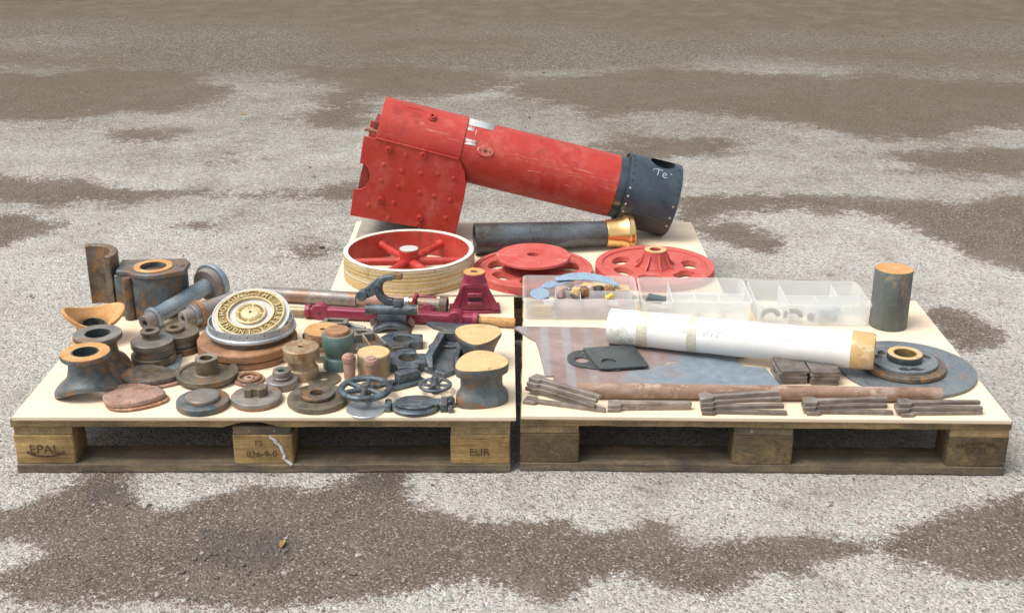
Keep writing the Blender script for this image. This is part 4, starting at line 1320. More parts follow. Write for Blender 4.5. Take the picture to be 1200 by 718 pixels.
def eccentric(label, x, y, rz, s, full):
    t = lthing('eccentric', label, 'eccentric', x, y, rz, 'stacked eccentric sheaves', 0.0083 if full else 0.0)
    if full:
        MB().lathe([(0, 0), (0.056 * s, 0), (0.058 * s, 0.003), (0.057 * s, 0.021), (0, 0.021)], 60).build('base_flange', 'olive_cast', t)
        MB().ring(0, 0.0515 * s, 0.0212, 0.040, 60, T(0.002, 0.002, 0)).build('middle_disc', 'brown_cast', t)
    else:
        MB().lathe([(0, 0), (0.051 * s, 0), (0.053 * s, 0.003), (0.052 * s, 0.018), (0, 0.018)], 60, M=T(0.004, -0.003, 0)).build('base_flange', 'brown_cast', t)
        MB().ring(0, 0.047 * s, 0.0182, 0.034, 60).build('middle_disc', 'shaft_brown', t)
    z0 = 0.0402 if full else 0.0342
    MB().lathe([(0, z0), (0.053 * s, z0), (0.0548 * s, z0 + 0.003), (0.0545 * s, z0 + 0.019), (0, z0 + 0.0205)], 64).build('top_disc', 'grey_face' if full else 'olive_cast', t, bevel=0.0012)
    b = MB().lathe([(0.0125, z0 + 0.0203), (0.0235, z0 + 0.0203), (0.0205, z0 + 0.026), (0.0205, z0 + 0.030), (0.0255, z0 + 0.033), (0.0255, z0 + 0.040), (0.0235, z0 + 0.042), (0.0125, z0 + 0.042)], 40, True, M=T(-0.006, 0.012, 0) if full else T(-0.012, 0.006, -0.012)).build('boss', 'olive_cast', t, bevel=0.0008)
    return t


o = MB().prism(rounded(-0.055, 0.062, -0.052, 0.050, 0.006, 3), 0, 0.008).build('base_plate', 'blue_shaft', bevel=0.001, loc=(-0.913, 0.305, B))
o.rotation_euler = (0, 0, R(8))
tag(o, 'blue-grey flat plate under the front eccentric stack', 'plate')
o = MB().prism([(-0.022, -0.010), (0.020, -0.012), (0.024, 0.006), (-0.018, 0.012)], 0, 0.022).build('small_block', 'grey_face', bevel=0.002, loc=(-0.474, 0.322, B))
tag(o, 'small grey block between the spool and the green pedestal', 'block')
eccentric('front stack of olive grey eccentric discs with small ringed boss', -0.919, 0.309, 0, 1.0, True)
eccentric('rear stack of mossy brown eccentric discs half hidden behind the front stack', -0.872, 0.402, 10, 0.95, False)


def egg_cover(label, x, y, rz, mat, mat2, L, W):
    t = lthing('egg_cover', label, 'cover plate', x, y, rz, 'egg-shaped cover plates')
    E0 = egg(L, W, 0.32)
    MB().loft([[(a * s, b * s, z) for a, b in E0] for s, z in ((0.96, 0), (1.0, 0.003), (1.0, 0.007), (0.97, 0.0085))]).build('lower_plate', mat2, t, bevel=0)
    sh = -0.006
    MB().loft([[(a * s + sh, b * s + 0.004, z) for a, b in E0] for s, z in ((0.95, 0.0088), (0.985, 0.011), (0.985, 0.018), (0.955, 0.021), (0.86, 0.0218))]).build('upper_plate', mat, t, bevel=0)
    for k in range(26):
        a, b = E0[(k * 48) // 26]
        MB().lathe([(0.0022, 0), (0.0018, 0.0012), (0, 0.0016)], 6, M=T(a * 0.90 + sh, b * 0.90 + 0.004, 0.0212)).build('stud', mat, t, bevel=0)


egg_cover('pinkish rusted egg-shaped cover nearest the front edge', -0.900, 0.080, 4, 'pink_rust', 'brown_rust', 0.152, 0.116)
egg_cover('brownish grey egg-shaped cover lying behind the pink one', -0.893, 0.194, -4, 'brown_cast', 'pink_rust', 0.152, 0.108)


# ------------------------------------------------------------ flared saddle castings
def saddle_mesh(Rx=0.084, Ry=0.062, H=0.112, ring=True):
    n = 64
    prof = [(0.0, 0.098), (0.02, 0.085), (0.12, 0.070), (0.3, 0.052), (0.55, 0.036), (0.8, 0.020), (1.0, 0.012)]
    outer, inner = [], []
    for w, z in prof:
        lo, li = [], []
        for i in range(n):
            a = 2 * PI * i / n
            ca, sa = math.cos(a), math.sin(a)
            rx = 0.044 + (Rx - 0.044) * w ** 1.7
            ry = 0.044 + (Ry - 0.044) * w ** 1.7
            lift = 0.030 * (1 - ca * ca) * w ** 1.5
            lo.append((rx * ca, ry * sa, z + lift))
            k = 0.80 if w < 0.5 else 0.80 + 0.13 * (w - 0.5) * 2
            li.append((rx * ca * k, ry * sa * k, z + lift - (0.012 if w > 0.9 else 0.0)))
        outer.append(lo)
        inner.append(li)
    rim = [(x * 1.01, y * 1.01, z - 0.012) for x, y, z in outer[-1]]
    mb = MB()
    mb.loft(outer + [rim] + inner[::-1], closed=True)
    return mb


def saddle(label, x, y, rz, face, flip=False, tilt=None, body='slate_rust', s=1.0):
    rot = None
    if flip:
        t = thing('saddle_casting', label, 'saddle casting', (x, y, B + 0.100), group='flared saddle castings', rot=(R(180) + tilt[0], tilt[1], R(rz)))
    else:
        t = lthing('saddle_casting', label, 'saddle casting', x, y, rz, 'flared saddle castings')
        if tilt:
            t.rotation_euler = (tilt[0], tilt[1], R(rz))
    t.scale = (s, s, s)
    saddle_mesh().build('body', body, t, bevel=0)
    f = MB().lathe([(0.033, 0.098), (0.0585, 0.098), (0.0605, 0.101), (0.0600, 0.1105), (0.033, 0.1105)], 60, True).build('flange', body, t, bevel=0.001)
    MB().ring(0.0332, 0.0590, 0.1108, 0.1122, 60).build('flange_face', face, f, bevel=0.0005)
    MB().ring(0.0300, 0.0328, 0.050, 0.1120, 48).build('bore_liner', 'dark_sheet', f, bevel=0)
    return t


saddle('flared grey saddle casting with orange ring top at the front left corner', -1.030, 0.128, 14, 'orange_rust')
saddle('flared grey saddle casting with grey ring top behind the orange-topped one', -1.036, 0.246, -24, 'grey_face', body='brown_cast')
saddle('upturned orange saddle casting with its curved seat facing up', -1.112, 0.452, 28, 'grey_face', flip=True, tilt=(R(9), R(4)), body='orange_rust', s=0.96)

# ------------------------------------------------------------ bored casting with curved flange
t = lthing('bored_casting', 'tall blue-grey and rust casting with bored top and curved upright flange', 'casting', -1.012, 0.675, 4)
arcp = []
for a in range(112, -37, -8):
    arcp.append((-0.172 + 0.078 * math.cos(R(a)), 0.016 + 0.084 * math.sin(R(a))))
for a in range(-32, 113, 8):
    arcp.append((-0.176 + 0.062 * math.cos(R(a)), 0.012 + 0.068 * math.sin(R(a))))
MB().prism(arcp, 0.0, 0.180).build('curved_flange', 'brown_cast', t, bevel=0.002)
body = [(-0.100, -0.030), (-0.062, -0.036), (-0.040, -0.060), (0.010, -0.072), (0.050, -0.060), (0.078, -0.020), (0.092, 0.020), (0.092, 0.055), (-0.100, 0.055)]
MB().prism(body, 0.0, 0.126).build('body', 'slate_rust', t, bevel=0.004)
top = [(-0.092, -0.034), (-0.058, -0.040), (-0.040, -0.062), (0.000, -0.078), (0.036, -0.074), (0.066, -0.058), (0.100, -0.040), (0.106, 0.030), (0.088, 0.064), (-0.095, 0.064)]
tp = MB().prism(top, 0.1262, 0.1405, [circle(0.038, 40, 0.008, -0.006)]).build('top_flange', 'slate_rust', t, bevel=0.003)
MB().ring(0.037, 0.055, 0.1408, 0.1435, 50, T(0.008, -0.006, 0)).build('bore_ring', 'orange_rust', tp, bevel=0.0008)
MB().ring(0.0, 0.0378, 0.1264, 0.1275, 40, T(0.008, -0.006, 0)).build('bore', 'brown_cast', tp, bevel=0)
MB().lathe([(0.009, 0), (0.008, 0.003), (0, 0.004)], 16, M=T(0.086, 0.0, 0.1405)).build('stud', 'slate_rust', tp, bevel=0)
MB().rod((-0.060, -0.052, 0.004), (-0.060, -0.052, 0.126), 0.016, 0.013, 20).build('rib', 'brown_cast', t, bevel=0)

# ------------------------------------------------------------ flanged shafts
def shaft(label, p, q, parts, mats):
    p, q = Vector(p), Vector(q)
    t = thing('flanged_shaft', label, 'shaft', (p.x, p.y, B), group='flanged shafts')
    d = q - p
    M = T(0, 0, p.z - B) @ d.to_track_quat('Z', 'Y').to_matrix().to_4x4()
    for name, prof, mat in parts:
        MB().lathe(prof, 48, True, M=M).build(name, mat, t, bevel=0.001)


shaft('long blue-grey shaft with round flange at its upper end', (-0.997, 0.512, B + 0.030), (-0.855, 0.770, B + 0.062), [
    ('end_spigot', [(0.009, 0), (0.0215, 0), (0.0220, 0.030), (0.009, 0.030)], 'shaft_brown'),
    ('collar', [(0.008, 0.0302), (0.031, 0.0302), (0.0315, 0.040), (0.026, 0.050), (0.008, 0.050)], 'blue_shaft'),
    ('barrel', [(0.008, 0.0502), (0.0235, 0.0502), (0.0245, 0.255), (0.008, 0.255)], 'blue_shaft'),
    ('hub', [(0.0, 0.2552), (0.048, 0.2552), (0.050, 0.275), (0.0, 0.275)], 'shaft_brown'),
    ('flange', [(0.0, 0.2752), (0.058, 0.2752), (0.060, 0.279), (0.060, 0.290), (0.0, 0.290)], 'blue_shaft')], None)
shaft('short brown and blue shaft lying half behind the brass nameplate', (-0.893, 0.520, B + 0.040), (-0.783, 0.640, B + 0.044), [
    ('end_spigot', [(0.010, 0), (0.0225, 0), (0.0245, 0.030), (0.010, 0.030)], 'shaft_brown'),
    ('shoulder', [(0.010, 0.0302), (0.031, 0.0302), (0.032, 0.046), (0.010, 0.046)], 'blue_shaft'),
    ('collar', [(0.010, 0.0462), (0.037, 0.0462), (0.038, 0.058), (0.010, 0.058)], 'brown_rust'),
    ('barrel', [(0.010, 0.0582), (0.0275, 0.0582), (0.0275, 0.17), (0.010, 0.17)], 'shaft_brown')], None)

# ------------------------------------------------------------ brass nameplate and what it lies on
t = lthing('rusty_flange', 'large two-layer rusty flange at the bottom of the nameplate stack', 'flange', -0.688, 0.388)
MB().lathe([(0, 0), (0.128, 0), (0.131, 0.004), (0.129, 0.017), (0, 0.017)], 90).build('lower_disc', 'brown_rust', t)
MB().lathe([(0, 0.0172), (0.126, 0.0172), (0.132, 0.022), (0.132, 0.040), (0.128, 0.044), (0, 0.044)], 90).build('upper_disc', 'brown_rust', t)
MB().ring(0, 0.107, 0.0442, 0.058, 80, T(0.008, 0.012, 0)).build('spigot', 'brown_cast', t, bevel=0.002)
t = lthing('chrome_ring', 'bright chromed ring with rolled lip round the brass nameplate', 'ring', -0.679, 0.405, z=0.0582)
MB().lathe([(0.100, 0), (0.117, 0), (0.1195, 0.004), (0.1185, 0.009), (0.1135, 0.011), (0.1125, 0.030), (0.1095, 0.030), (0.1085, 0.006), (0.100, 0.005)], 96, True).build('band', 'chrome', t, bevel=0)
for k in range(16):
    a = R(22.5 * k + 6)
    MB().lathe([(0.0022, -0.0004), (0.002, 0.0004), (0, 0.0005)], 8, M=T(0.1131 * math.cos(a), 0.1131 * math.sin(a), 0.021) @ RZ(22.5 * k + 6) @ RY(90)).build('rivet_hole', 'soot_and_shadow', t, bevel=0)  # dark dot painted for the shade in each rivet hole
t = thing('nameplate', 'round brass nameplate with raised lettering on a white dish', 'nameplate', (-0.675, 0.396, B + 0.0985), rot=(R(21), R(1.5), R(-4)))
MB().lathe([(0, 0), (0.098, 0), (0.1015, 0.003), (0.102, 0.008), (0.0985, 0.008), (0.096, 0.006), (0, 0.006)], 96).build('dish', 'white_enamel', t, bevel=0)
MB().ring(0.0600, 0.0890, 0.0063, 0.0105, 96).build('letter_ring', 'brass_dark', t, bevel=0.0006)
MB().lathe([(0.0850, 0.0106), (0.0850, 0.0150), (0.0895, 0.0150), (0.0905, 0.0100), (0.0905, 0.0062), (0.0893, 0.0062), (0.0893, 0.0106)], 96, True).build('outer_border', 'brass_cast', t, bevel=0.0005)
MB().lathe([(0.0585, 0.0062), (0.0585, 0.0150), (0.0630, 0.0150), (0.0630, 0.0106), (0.0598, 0.0106), (0.0598, 0.0062)], 80, True).build('inner_border', 'brass_cast', t, bevel=0.0005)
ct = MB().lathe([(0, 0.0063), (0.040, 0.0063), (0.0405, 0.0130), (0.0385, 0.0142), (0.0365, 0.0128), (0.0235, 0.0128), (0.0225, 0.0150), (0.0180, 0.0160), (0.0045, 0.0160), (0.0045, 0.0140), (0, 0.0140)], 72).build('centre_boss', 'brass_cast', t, bevel=0)
MB().ring(0, 0.0042, 0.0142, 0.0147, 16).build('centre_hole', 'soot_and_shadow', ct, bevel=0)  # flat dark disc stands for the shade in the hole
# ring of raised letters, read clockwise with their tops outwards
words = 'HOLDING.THE.BURRELL.ENGINE.'
wid = {'I': 0.55, '.': 0.8}
tot = sum(wid.get(c, 1.0) for c in words)
ang = 196.0
mb = MB()
for c in words:
    wd = wid.get(c, 1.0) * 360 / tot
    a = ang - wd / 2
    ang -= wd
    text_geo('-' if c == '.' else c, 0.0235, 0.0042, RZ(a - 90) @ T(0, 0.0742, 0.0103), mb, sx=0.82)
mb.build('raised_letters', 'brass_cast', t, bevel=0, smooth=0)
mb = MB()
for k in range(44):
    if k % 11 in (0,):
        continue
    mb.box(-0.0012, 0.0012, 0.0262, 0.0345, 0.0126, 0.0140, RZ(k * 360 / 44))
    mb.box(-0.0018, 0.0018, 0.0262 + 0.003 * (k % 3), 0.0280 + 0.003 * (k % 3), 0.0126, 0.0139, RZ(k * 360 / 44 + 2.5))
mb.build('worn_lettering', 'brass_dark', ct, bevel=0, smooth=0)
# ------------------------------------------------------------ rods along the back of the left sheet
t = thing('tube_rod', 'long rust-streaked grey tube with a burgundy clevis along the back edge', 'rod', (-0.715, 0.766, B), rot=(0, 0, math.atan2(0.676 - 0.764, -0.16 + 0.71)))


def xr(mb, x0, x1, r, r_in=0.0, z=0.022, y=0.0, r1=None, n=32):
    return mb.rod((x0, y, z), (x1, y, z), r, r1, n, r_in)


xr(MB(), 0.0, 0.286, 0.0215, 0.015).build('tube', 'tube_grey', t)
xr(MB(), 0.2862, 0.43, 0.0165).build('thin_rod', 'pink_rust', t)
xr(MB(), 0.4302, 0.444, 0.0195).build('collar', 'bright_steel', t)
xr(MB(), 0.4442, 0.454, 0.0175).build('brass_collar', 'brass_polished', t)
cl = MB().box(0.456, 0.466, -0.022, 0.022, 0.002, 0.045).build('clevis', 'burgundy', t, bevel=0.002)
MB().box(0.466, 0.520, -0.024, -0.016, 0.004, 0.020).box(0.466, 0.520, 0.012, 0.020, 0.004, 0.040).build('clevis_arm', 'burgundy', cl, bevel=0.002)
MB().rod((0.500, -0.030, 0.016), (0.500, -0.015, 0.016), 0.014, n=24).build('clevis_eye', 'burgundy', cl)
xr(MB(), 0.467, 0.534, 0.0155, z=0.023).build('end_tube', 'shaft_brown', t)
xr(MB(), 0.5342, 0.556, 0.0225, 0.012, z=0.023).build('end_ring', 'brown_cast', t)

t = thing('square_rod', 'burgundy square rod with rounded eye ends and a rusty tail', 'rod', (-0.566, 0.632, B), rot=(0, 0, R(-7.4)))
MB().prism(rounded(-0.014, 0.014, 0.004, 0.034, 0.005, 3), 0.0, 0.494, M=RY(90) @ RZ(90)).build('shaft', 'burgundy', t, bevel=0)
for x in (0.040, 0.432):
    b = MB().prism(circle(0.0245, 32, x, 0.0215), -0.0160, 0.0160, M=RX(90)).build('eye', 'burgundy', t, bevel=0.003)
    MB().rod((x, -0.0168, 0.020), (x, -0.0155, 0.020), 0.0048, n=16).build('eye_hole', 'soot_and_shadow', b, bevel=0)  # shade of the eye's bore drawn as a thin black disc
for x in (-0.004, 0.480):
    MB().rod((x, 0, 0.0200), (x + 0.016, 0, 0.0200), 0.0205, n=28).build('end_collar', 'burgundy', t, bevel=0.003)
MB().rod((-0.075, 0, 0.019), (-0.0045, 0, 0.019), 0.0125, n=24).build('left_tail', 'brass_worn', t)
MB().rod((0.4965, 0, 0.0175), (0.600, 0, 0.0165), 0.0125, n=24).build('right_tail', 'orange_rust', t)

# ------------------------------------------------------------ burgundy pedestal
t = thing('burgundy_pedestal', 'burgundy tapered pedestal bracket with orange bored top', 'pedestal', (-0.088, 0.694, B), rot=(0, 0, R(3)))
MB().loft([[(-0.074, -0.034, 0), (0.074, -0.034, 0), (0.074, 0.034, 0), (-0.074, 0.034, 0)], [(-0.074, -0.034, 0.010), (0.074, -0.034, 0.010), (0.074, 0.034, 0.010), (-0.074, 0.034, 0.010)]]).build('foot', 'burgundy', t, bevel=0.003)
mb = MB()
mb.loft([[(-0.056, -0.030, 0.0102), (0.056, -0.030, 0.0102), (0.056, 0.030, 0.0102), (-0.056, 0.030, 0.0102)],
         [(-0.046, -0.029, 0.045), (0.046, -0.029, 0.045), (0.046, 0.029, 0.045), (-0.046, 0.029, 0.045)],
         [(-0.034, -0.028, 0.090), (0.034, -0.028, 0.090), (0.034, 0.028, 0.090), (-0.034, 0.028, 0.090)]])
mb.build('body', 'burgundy', t, bevel=0.003)
for s in (-1, 1):
    MB().prism([(0.036 * s, 0.088), (0.074 * s, 0.012), (0.050 * s, 0.012), (0.030 * s, 0.088)], 0.0302, 0.0362, M=RX(90)).build('side_rib', 'burgundy', t, bevel=0.0015)
    MB().lathe([(0, 0), (0.0045, 0), (0.0045, 0.001), (0, 0.001)], 14, M=T(0.065 * s, -0.024, 0.0101)).build('bolt_hole', 'soot_and_shadow', t, bevel=0)  # black disc painted as the shade of a drilled hole
MB().box(-0.030, 0.030, -0.0312, -0.0285, 0.078, 0.090).build('upper_ledge', 'burgundy', t, bevel=0.001)
w = MB().box(-0.022, 0.022, -0.040, -0.0295, 0.052, 0.066).build('boss_plate', 'burgundy', t, bevel=0.004)
MB().rod((0, -0.0405, 0.060), (0, -0.0395, 0.060), 0.004, n=14).build('boss_hole', 'soot_and_shadow', w, bevel=0)  # shaded hole painted as a dark plug on the boss
MB().box(-0.019, 0.019, -0.0312, -0.0300, 0.040, 0.048).build('pocket', 'soot_and_shadow', t, bevel=0)  # dark strip painted as the shade of a recess
MB().box(-0.022, 0.022, -0.038, -0.0295, 0.026, 0.0385).build('lower_lug', 'burgundy', t, bevel=0.004)
nk = MB().lathe([(0.0330, 0.0902), (0.0315, 0.096), (0.0315, 0.116), (0.0, 0.116)], 44).build('neck', 'burgundy', t, bevel=0.001)
MB().ring(0.0105, 0.0310, 0.1163, 0.1195, 44).build('bored_face', 'orange_rust', nk, bevel=0.0008)
MB().ring(0.0, 0.0104, 0.1163, 0.1170, 30).build('bore', 'soot_and_shadow', nk, bevel=0)  # shaded bore drawn as a dark disc below the face ring

# ------------------------------------------------------------ tube on its half bearing, and the fork standing on it
t = lthing('tube_saddle', 'grey-green tube cast on an arched half bearing shell', 'bearing', -0.315, 0.535, -2)
mb = MB()
outer = [(0.080 * math.cos(R(a)), -0.052 + 0.080 * math.sin(R(a))) for a in range(42, 139, 6)]
inner = [(0.066 * math.cos(R(a)), -0.052 + 0.066 * math.sin(R(a))) for a in range(138, 41, -6)]
MB().prism([(x * 0.95, z) for x, z in outer + inner], -0.024, 0.024, M=RX(90)).build('arch', 'slate_cast', t, bevel=0.002)
MB().box(-0.040, 0.040, -0.004, 0.020, 0.0285, 0.050).build('web', 'slate_cast', t, bevel=0.003)
for s in (-1, 1):
    MB().prism([(0.040 * s, 0.020), (0.060 * s, 0.004), (0.064 * s, 0.022), (0.050 * s, 0.034)], -0.022, -0.010, M=RX(90)).build('ear', 'grey_face', t, bevel=0.002)
MB().rod((-0.074, 0.008, 0.060), (0.072, 0.008, 0.060), 0.0150, n=30).build('tube', 'slate_cast', t)
MB().ring(0.008, 0.0145, 0, 0.0012, 30, T(0.0722, 0.008, 0.060) @ RY(90)).build('tube_face', 'tan_rust', t, bevel=0)

t = thing('fork_casting', 'dark grey C-shaped fork with square jaw pads standing on the tube', 'fork', (-0.325, 0.548, B + 0.076), rot=(R(-6), 0, R(-8)))
ring = [(0.045 * math.cos(R(a)), 0.040 + 0.043 * math.sin(R(a))) for a in range(72, 289, 9)]
ring += [(0.025 * math.cos(R(a)), 0.042 + 0.026 * math.sin(R(a))) for a in range(285, 71, -9)]
MB().prism([(x + 0.008, z) for x, z in ring], -0.011, 0.011, M=RX(90)).build('jaw', 'slate_cast', t, bevel=0.003)
MB().prism([(-0.030, 0.028), (-0.072, 0.006), (-0.078, 0.030), (-0.030, 0.074), (-0.004, 0.082), (-0.022, 0.055)], -0.009, 0.009, M=RX(90)).build('web', 'slate_cast', t, bevel=0.003)
MB().rod((-0.072, -0.018, 0.022), (-0.072, 0.014, 0.022), 0.0155, n=28).build('pivot_boss', 'slate_cast', t, bevel=0.002)
MB().box(0.016, 0.040, -0.012, 0.012, 0.072, 0.088).build('jaw_pad', 'brown_cast', t, bevel=0.0015)
MB().box(0.016, 0.042, -0.014, 0.014, -0.004, 0.014).build('jaw_pad', 'slate_cast', t, bevel=0.0015)

# ------------------------------------------------------------ frame brackets
t = lthing('window_bracket', 'tapered olive-grey bracket with rectangular window behind the orange collar', 'bracket', -0.470, 0.520, -3)
MB().prism([(-0.085, -0.050), (-0.055, 0.018), (-0.030, 0.034), (0.035, 0.030), (0.085, 0.004), (0.070, -0.020), (-0.030, -0.050)], 0, 0.016).build('plate', 'slate_rust', t, bevel=0.003)
MB().prism(rounded(-0.034, 0.034, -0.018, 0.020, 0.003, 2), 0.0162, 0.036, [rounded(-0.022, 0.022, -0.010, 0.013, 0.002, 2)]).build('window_frame', 'grey_face', t, bevel=0.001)
MB().box(-0.0215, 0.0215, -0.0095, 0.0125, 0.0163, 0.0175).build('window_shadow', 'dark_sheet', t, bevel=0)  # dark sheet painted as the shade inside the window
MB().rod((-0.072, -0.020, 0.014), (-0.036, 0.020, 0.020), 0.008, n=14).build('rib', 'grey_face', t, bevel=0)
MB().rod((0.036, 0.016, 0.018), (0.082, 0.000, 0.014), 0.006, n=14).build('rib', 'grey_face', t, bevel=0)

t = lthing('wedge_bracket', 'blue-green wedge bracket with triangular pocket beside the green pedestal', 'bracket', -0.375, 0.420, 6)
MB().prism([(-0.050, -0.045), (0.030, -0.050), (0.055, -0.018), (0.035, 0.020), (0.000, 0.052), (-0.048, 0.046)], 0, 0.014).build('base', 'slate_rust', t, bevel=0.003)
MB().prism([(-0.046, 0.040), (-0.030, -0.002), (0.026, 0.010), (0.010, 0.046)], 0.0142, 0.036, [[(-0.030, 0.032), (-0.020, 0.010), (0.010, 0.020), (0.002, 0.034)]]).build('pocket_frame', 'grey_face', t, bevel=0.0015)
for x, a in ((-0.006, -62), (0.030, -48), (-0.040, -80)):
    M = T(x, -0.004, 0.0142) @ RZ(a)
    MB().prism([(-0.006, 0), (0.044, 0), (0.044, 0.004), (-0.006, 0.024)], -0.0025, 0.0025, M=M @ RX(90)).build('fin', 'grey_face', t, bevel=0.001)

# ------------------------------------------------------------ dark slate castings
def cap(label, x, y, rz, pts, hole, hr, h, grp='bearing caps'):
    t = lthing('bearing_cap', label, 'bearing cap', x, y, rz, grp)
    MB().prism(pts, 0, h, [circle(hr, 36, *hole)]).build('body', 'slate_cast', t, bevel=0.0025)
    return t


cap('dark slate bearing cap with round bore just below the arched half bearing', -0.278, 0.420, 0,
    [(-0.060, 0.012), (-0.036, 0.048), (-0.010, 0.060), (0.012, 0.058), (0.016, 0.038), (0.054, 0.034), (0.058, -0.018), (0.026, -0.022), (0.018, -0.054), (-0.018, -0.060), (-0.040, -0.030)], (0.002, 0.004), 0.026, 0.024)
cap('dark slate bearing cap with round bore and four notched corners, nearer the front', -0.250, 0.290, 2,
    [(-0.050, 0.030), (-0.030, 0.054), (-0.014, 0.062), (0.016, 0.060), (0.020, 0.030), (0.054, 0.024), (0.056, -0.034), (0.030, -0.036), (0.026, -0.062), (-0.026, -0.062), (-0.030, -0.042), (-0.050, -0.036)], (0.0, 0.004), 0.027, 0.026)
o = MB().prism([(-0.10, 0.030), (0.10, 0.030), (0.085, -0.010), (0.03, -0.042), (-0.035, -0.046), (-0.052, -0.020), (-0.075, -0.006)], 0, 0.012).build('dark_plate', 'slate_cast', bevel=0.002, loc=(-0.125, 0.548, B))
tag(o, 'dark slate flat plate under the burgundy rod', 'plate')

t = lthing('channel_bracket', 'dark slate channel bracket leaning beside the pear-shaped pedestals', 'bracket', -0.155, 0.345, -8)
MB().prism([(-0.055, 0.030), (-0.030, 0.095), (0.045, 0.105), (0.060, 0.055), (0.010, 0.030)], 0, 0.022).build('top_plate', 'slate_cast', t, bevel=0.003)
MB().prism([(-0.030, 0.050), (0.040, 0.060), (0.045, -0.095), (0.020, -0.130), (-0.040, -0.100)], 0.0, 0.014).build('floor', 'slate_cast', t, bevel=0.002)
for x0, x1, dx in ((-0.034, -0.014, -0.006), (0.030, 0.044, 0.004)):
    MB().loft([[(x0, 0.062, 0.0142), (x1, 0.062, 0.0142), (x1, 0.062, 0.046), (x0, 0.062, 0.046)],
               [(x0 + dx, -0.085, 0.0142), (x1 + dx, -0.085, 0.0142), (x1 + dx, -0.085, 0.044), (x0 + dx, -0.085, 0.044)],
               [(x0 + dx + 0.016, -0.118, 0.0142), (x1 + dx + 0.008, -0.118, 0.0142), (x1 + dx + 0.008, -0.118, 0.026), (x0 + dx + 0.016, -0.118, 0.026)]]).build('side_wall', 'slate_cast', t, bevel=0.002)
MB().box(-0.034, 0.045, 0.0625, 0.072, 0.0222, 0.047).build('end_wall', 'slate_cast', t, bevel=0.003)
MB().rod((0.045, -0.020, 0.030), (0.072, -0.015, 0.030), 0.017, n=24).build('side_boss', 'slate_cast', t, bevel=0.002)

t = lthing('oil_box', 'small dark slate block on a slotted base between the caps and wheel', 'block', -0.249, 0.182, 32)
MB().prism([(-0.052, -0.022), (-0.036, -0.026), (0.046, -0.024), (0.046, 0.022), (-0.030, 0.024), (-0.036, 0.012), (-0.052, 0.010), (-0.044, -0.006)], 0, 0.010).build('base', 'slate_cast', t, bevel=0.002)
MB().box(-0.026, 0.030, -0.012, 0.014, 0.0102, 0.036).build('block', 'slate_cast', t, bevel=0.0015)
MB().rod((-0.040, 0.0, 0.0102), (-0.040, 0.0, 0.018), 0.010, n=20).build('stud', 'slate_cast', t)
MB().rod((0.040, 0.010, 0.0102), (0.040, 0.010, 0.022), 0.006, n=16).build('stud', 'slate_cast', t)

t = lthing('oval_cover', 'dark slate oval cover with faint raised lettering and hinge lugs', 'cover', -0.216, 0.040, 1)
MB().loft([[(a * s, b * s, z) for a, b in circle(0.058, 56, ry=0.048)] for s, z in ((0.97, 0), (1.0, 0.003), (1.0, 0.009), (0.95, 0.0115))]).build('base', 'slate_cast', t, bevel=0)
out = [(0.050 * math.cos(R(a)), 0.004 + 0.037 * math.sin(R(a))) for a in range(32, 329, 8)] + [(0.058, -0.010), (0.060, 0.018)]
lid = MB().prism(out, 0.0117, 0.0185).build('lid', 'slate_cast', t, bevel=0.002)
MB().box(-0.074, -0.058, -0.020, 0.020, 0, 0.020).build('lug', 'slate_cast', t, bevel=0.004)
MB().box(0.0605, 0.078, -0.022, 0.024, 0, 0.022).build('lug', 'slate_cast', t, bevel=0.003)
MB().box(0.0785, 0.092, -0.026, -0.006, 0, 0.014).build('hinge_ear', 'slate_cast', t, bevel=0.003)
MB().rod((0.085, 0.002, 0.010), (0.085, 0.030, 0.010), 0.010, n=18).build('hinge_ear', 'slate_cast', t)
mb = MB()
rl = random.Random(5)
for k in range(15):
    a = R(148 - k * 8.3)
    mb.box(-0.0018, 0.0018, -0.0028, 0.0028, 0.0186, 0.0196, T(0.043 * math.cos(a), 0.004 + 0.030 * math.sin(a), 0) @ RZ(math.degrees(a) - 90))
for row, y, n_ in ((0, 0.006, 8), (1, -0.014, 12)):
    for k in range(n_):
        x = (k - (n_ - 1) / 2) * 0.0056
        mb.box(x - 0.0018, x + 0.0016, y - 0.003, y + 0.003, 0.0186, 0.0196)
mb.build('worn_lettering', 'slate_cast', lid, bevel=0.0004)


def pear(label, x, y, rz, H, L, W, prof):
    t = lthing('pear_pedestal', label, 'pedestal', x, y, rz, 'pear-topped pedestals')
    E0 = egg(L, W, 0.36, 60)
    MB().loft([[(a * s, b * s, z) for a, b in E0] for s, z in prof]).build('body', 'slate_rust', t, bevel=0)
    MB().loft([[(a * s, b * s, z) for a, b in E0] for s, z in ((0.985, H + 0.0003), (0.985, H + 0.0018))]).build('machined_top', 'tan_rust', t, bevel=0.0005)


pear('tan pear-topped pedestal with waisted grey body at the front corner', -0.062, 0.092, 222, 0.100, 0.138, 0.118,
     [(0.96, 0), (1.0, 0.004), (1.0, 0.016), (0.97, 0.024), (0.83, 0.034), (0.79, 0.045), (0.79, 0.066), (0.84, 0.074), (0.98, 0.080), (1.0, 0.084), (1.0, 0.097), (0.985, 0.100)])
pear('tan pear-topped pedestal tapering downwards, behind the front corner one', -0.070, 0.296, 268, 0.088, 0.140, 0.116,
     [(0.52, 0), (0.56, 0.004), (0.62, 0.020), (0.72, 0.045), (0.88, 0.066), (0.98, 0.076), (1.0, 0.080), (0.99, 0.086), (0.98, 0.088)])
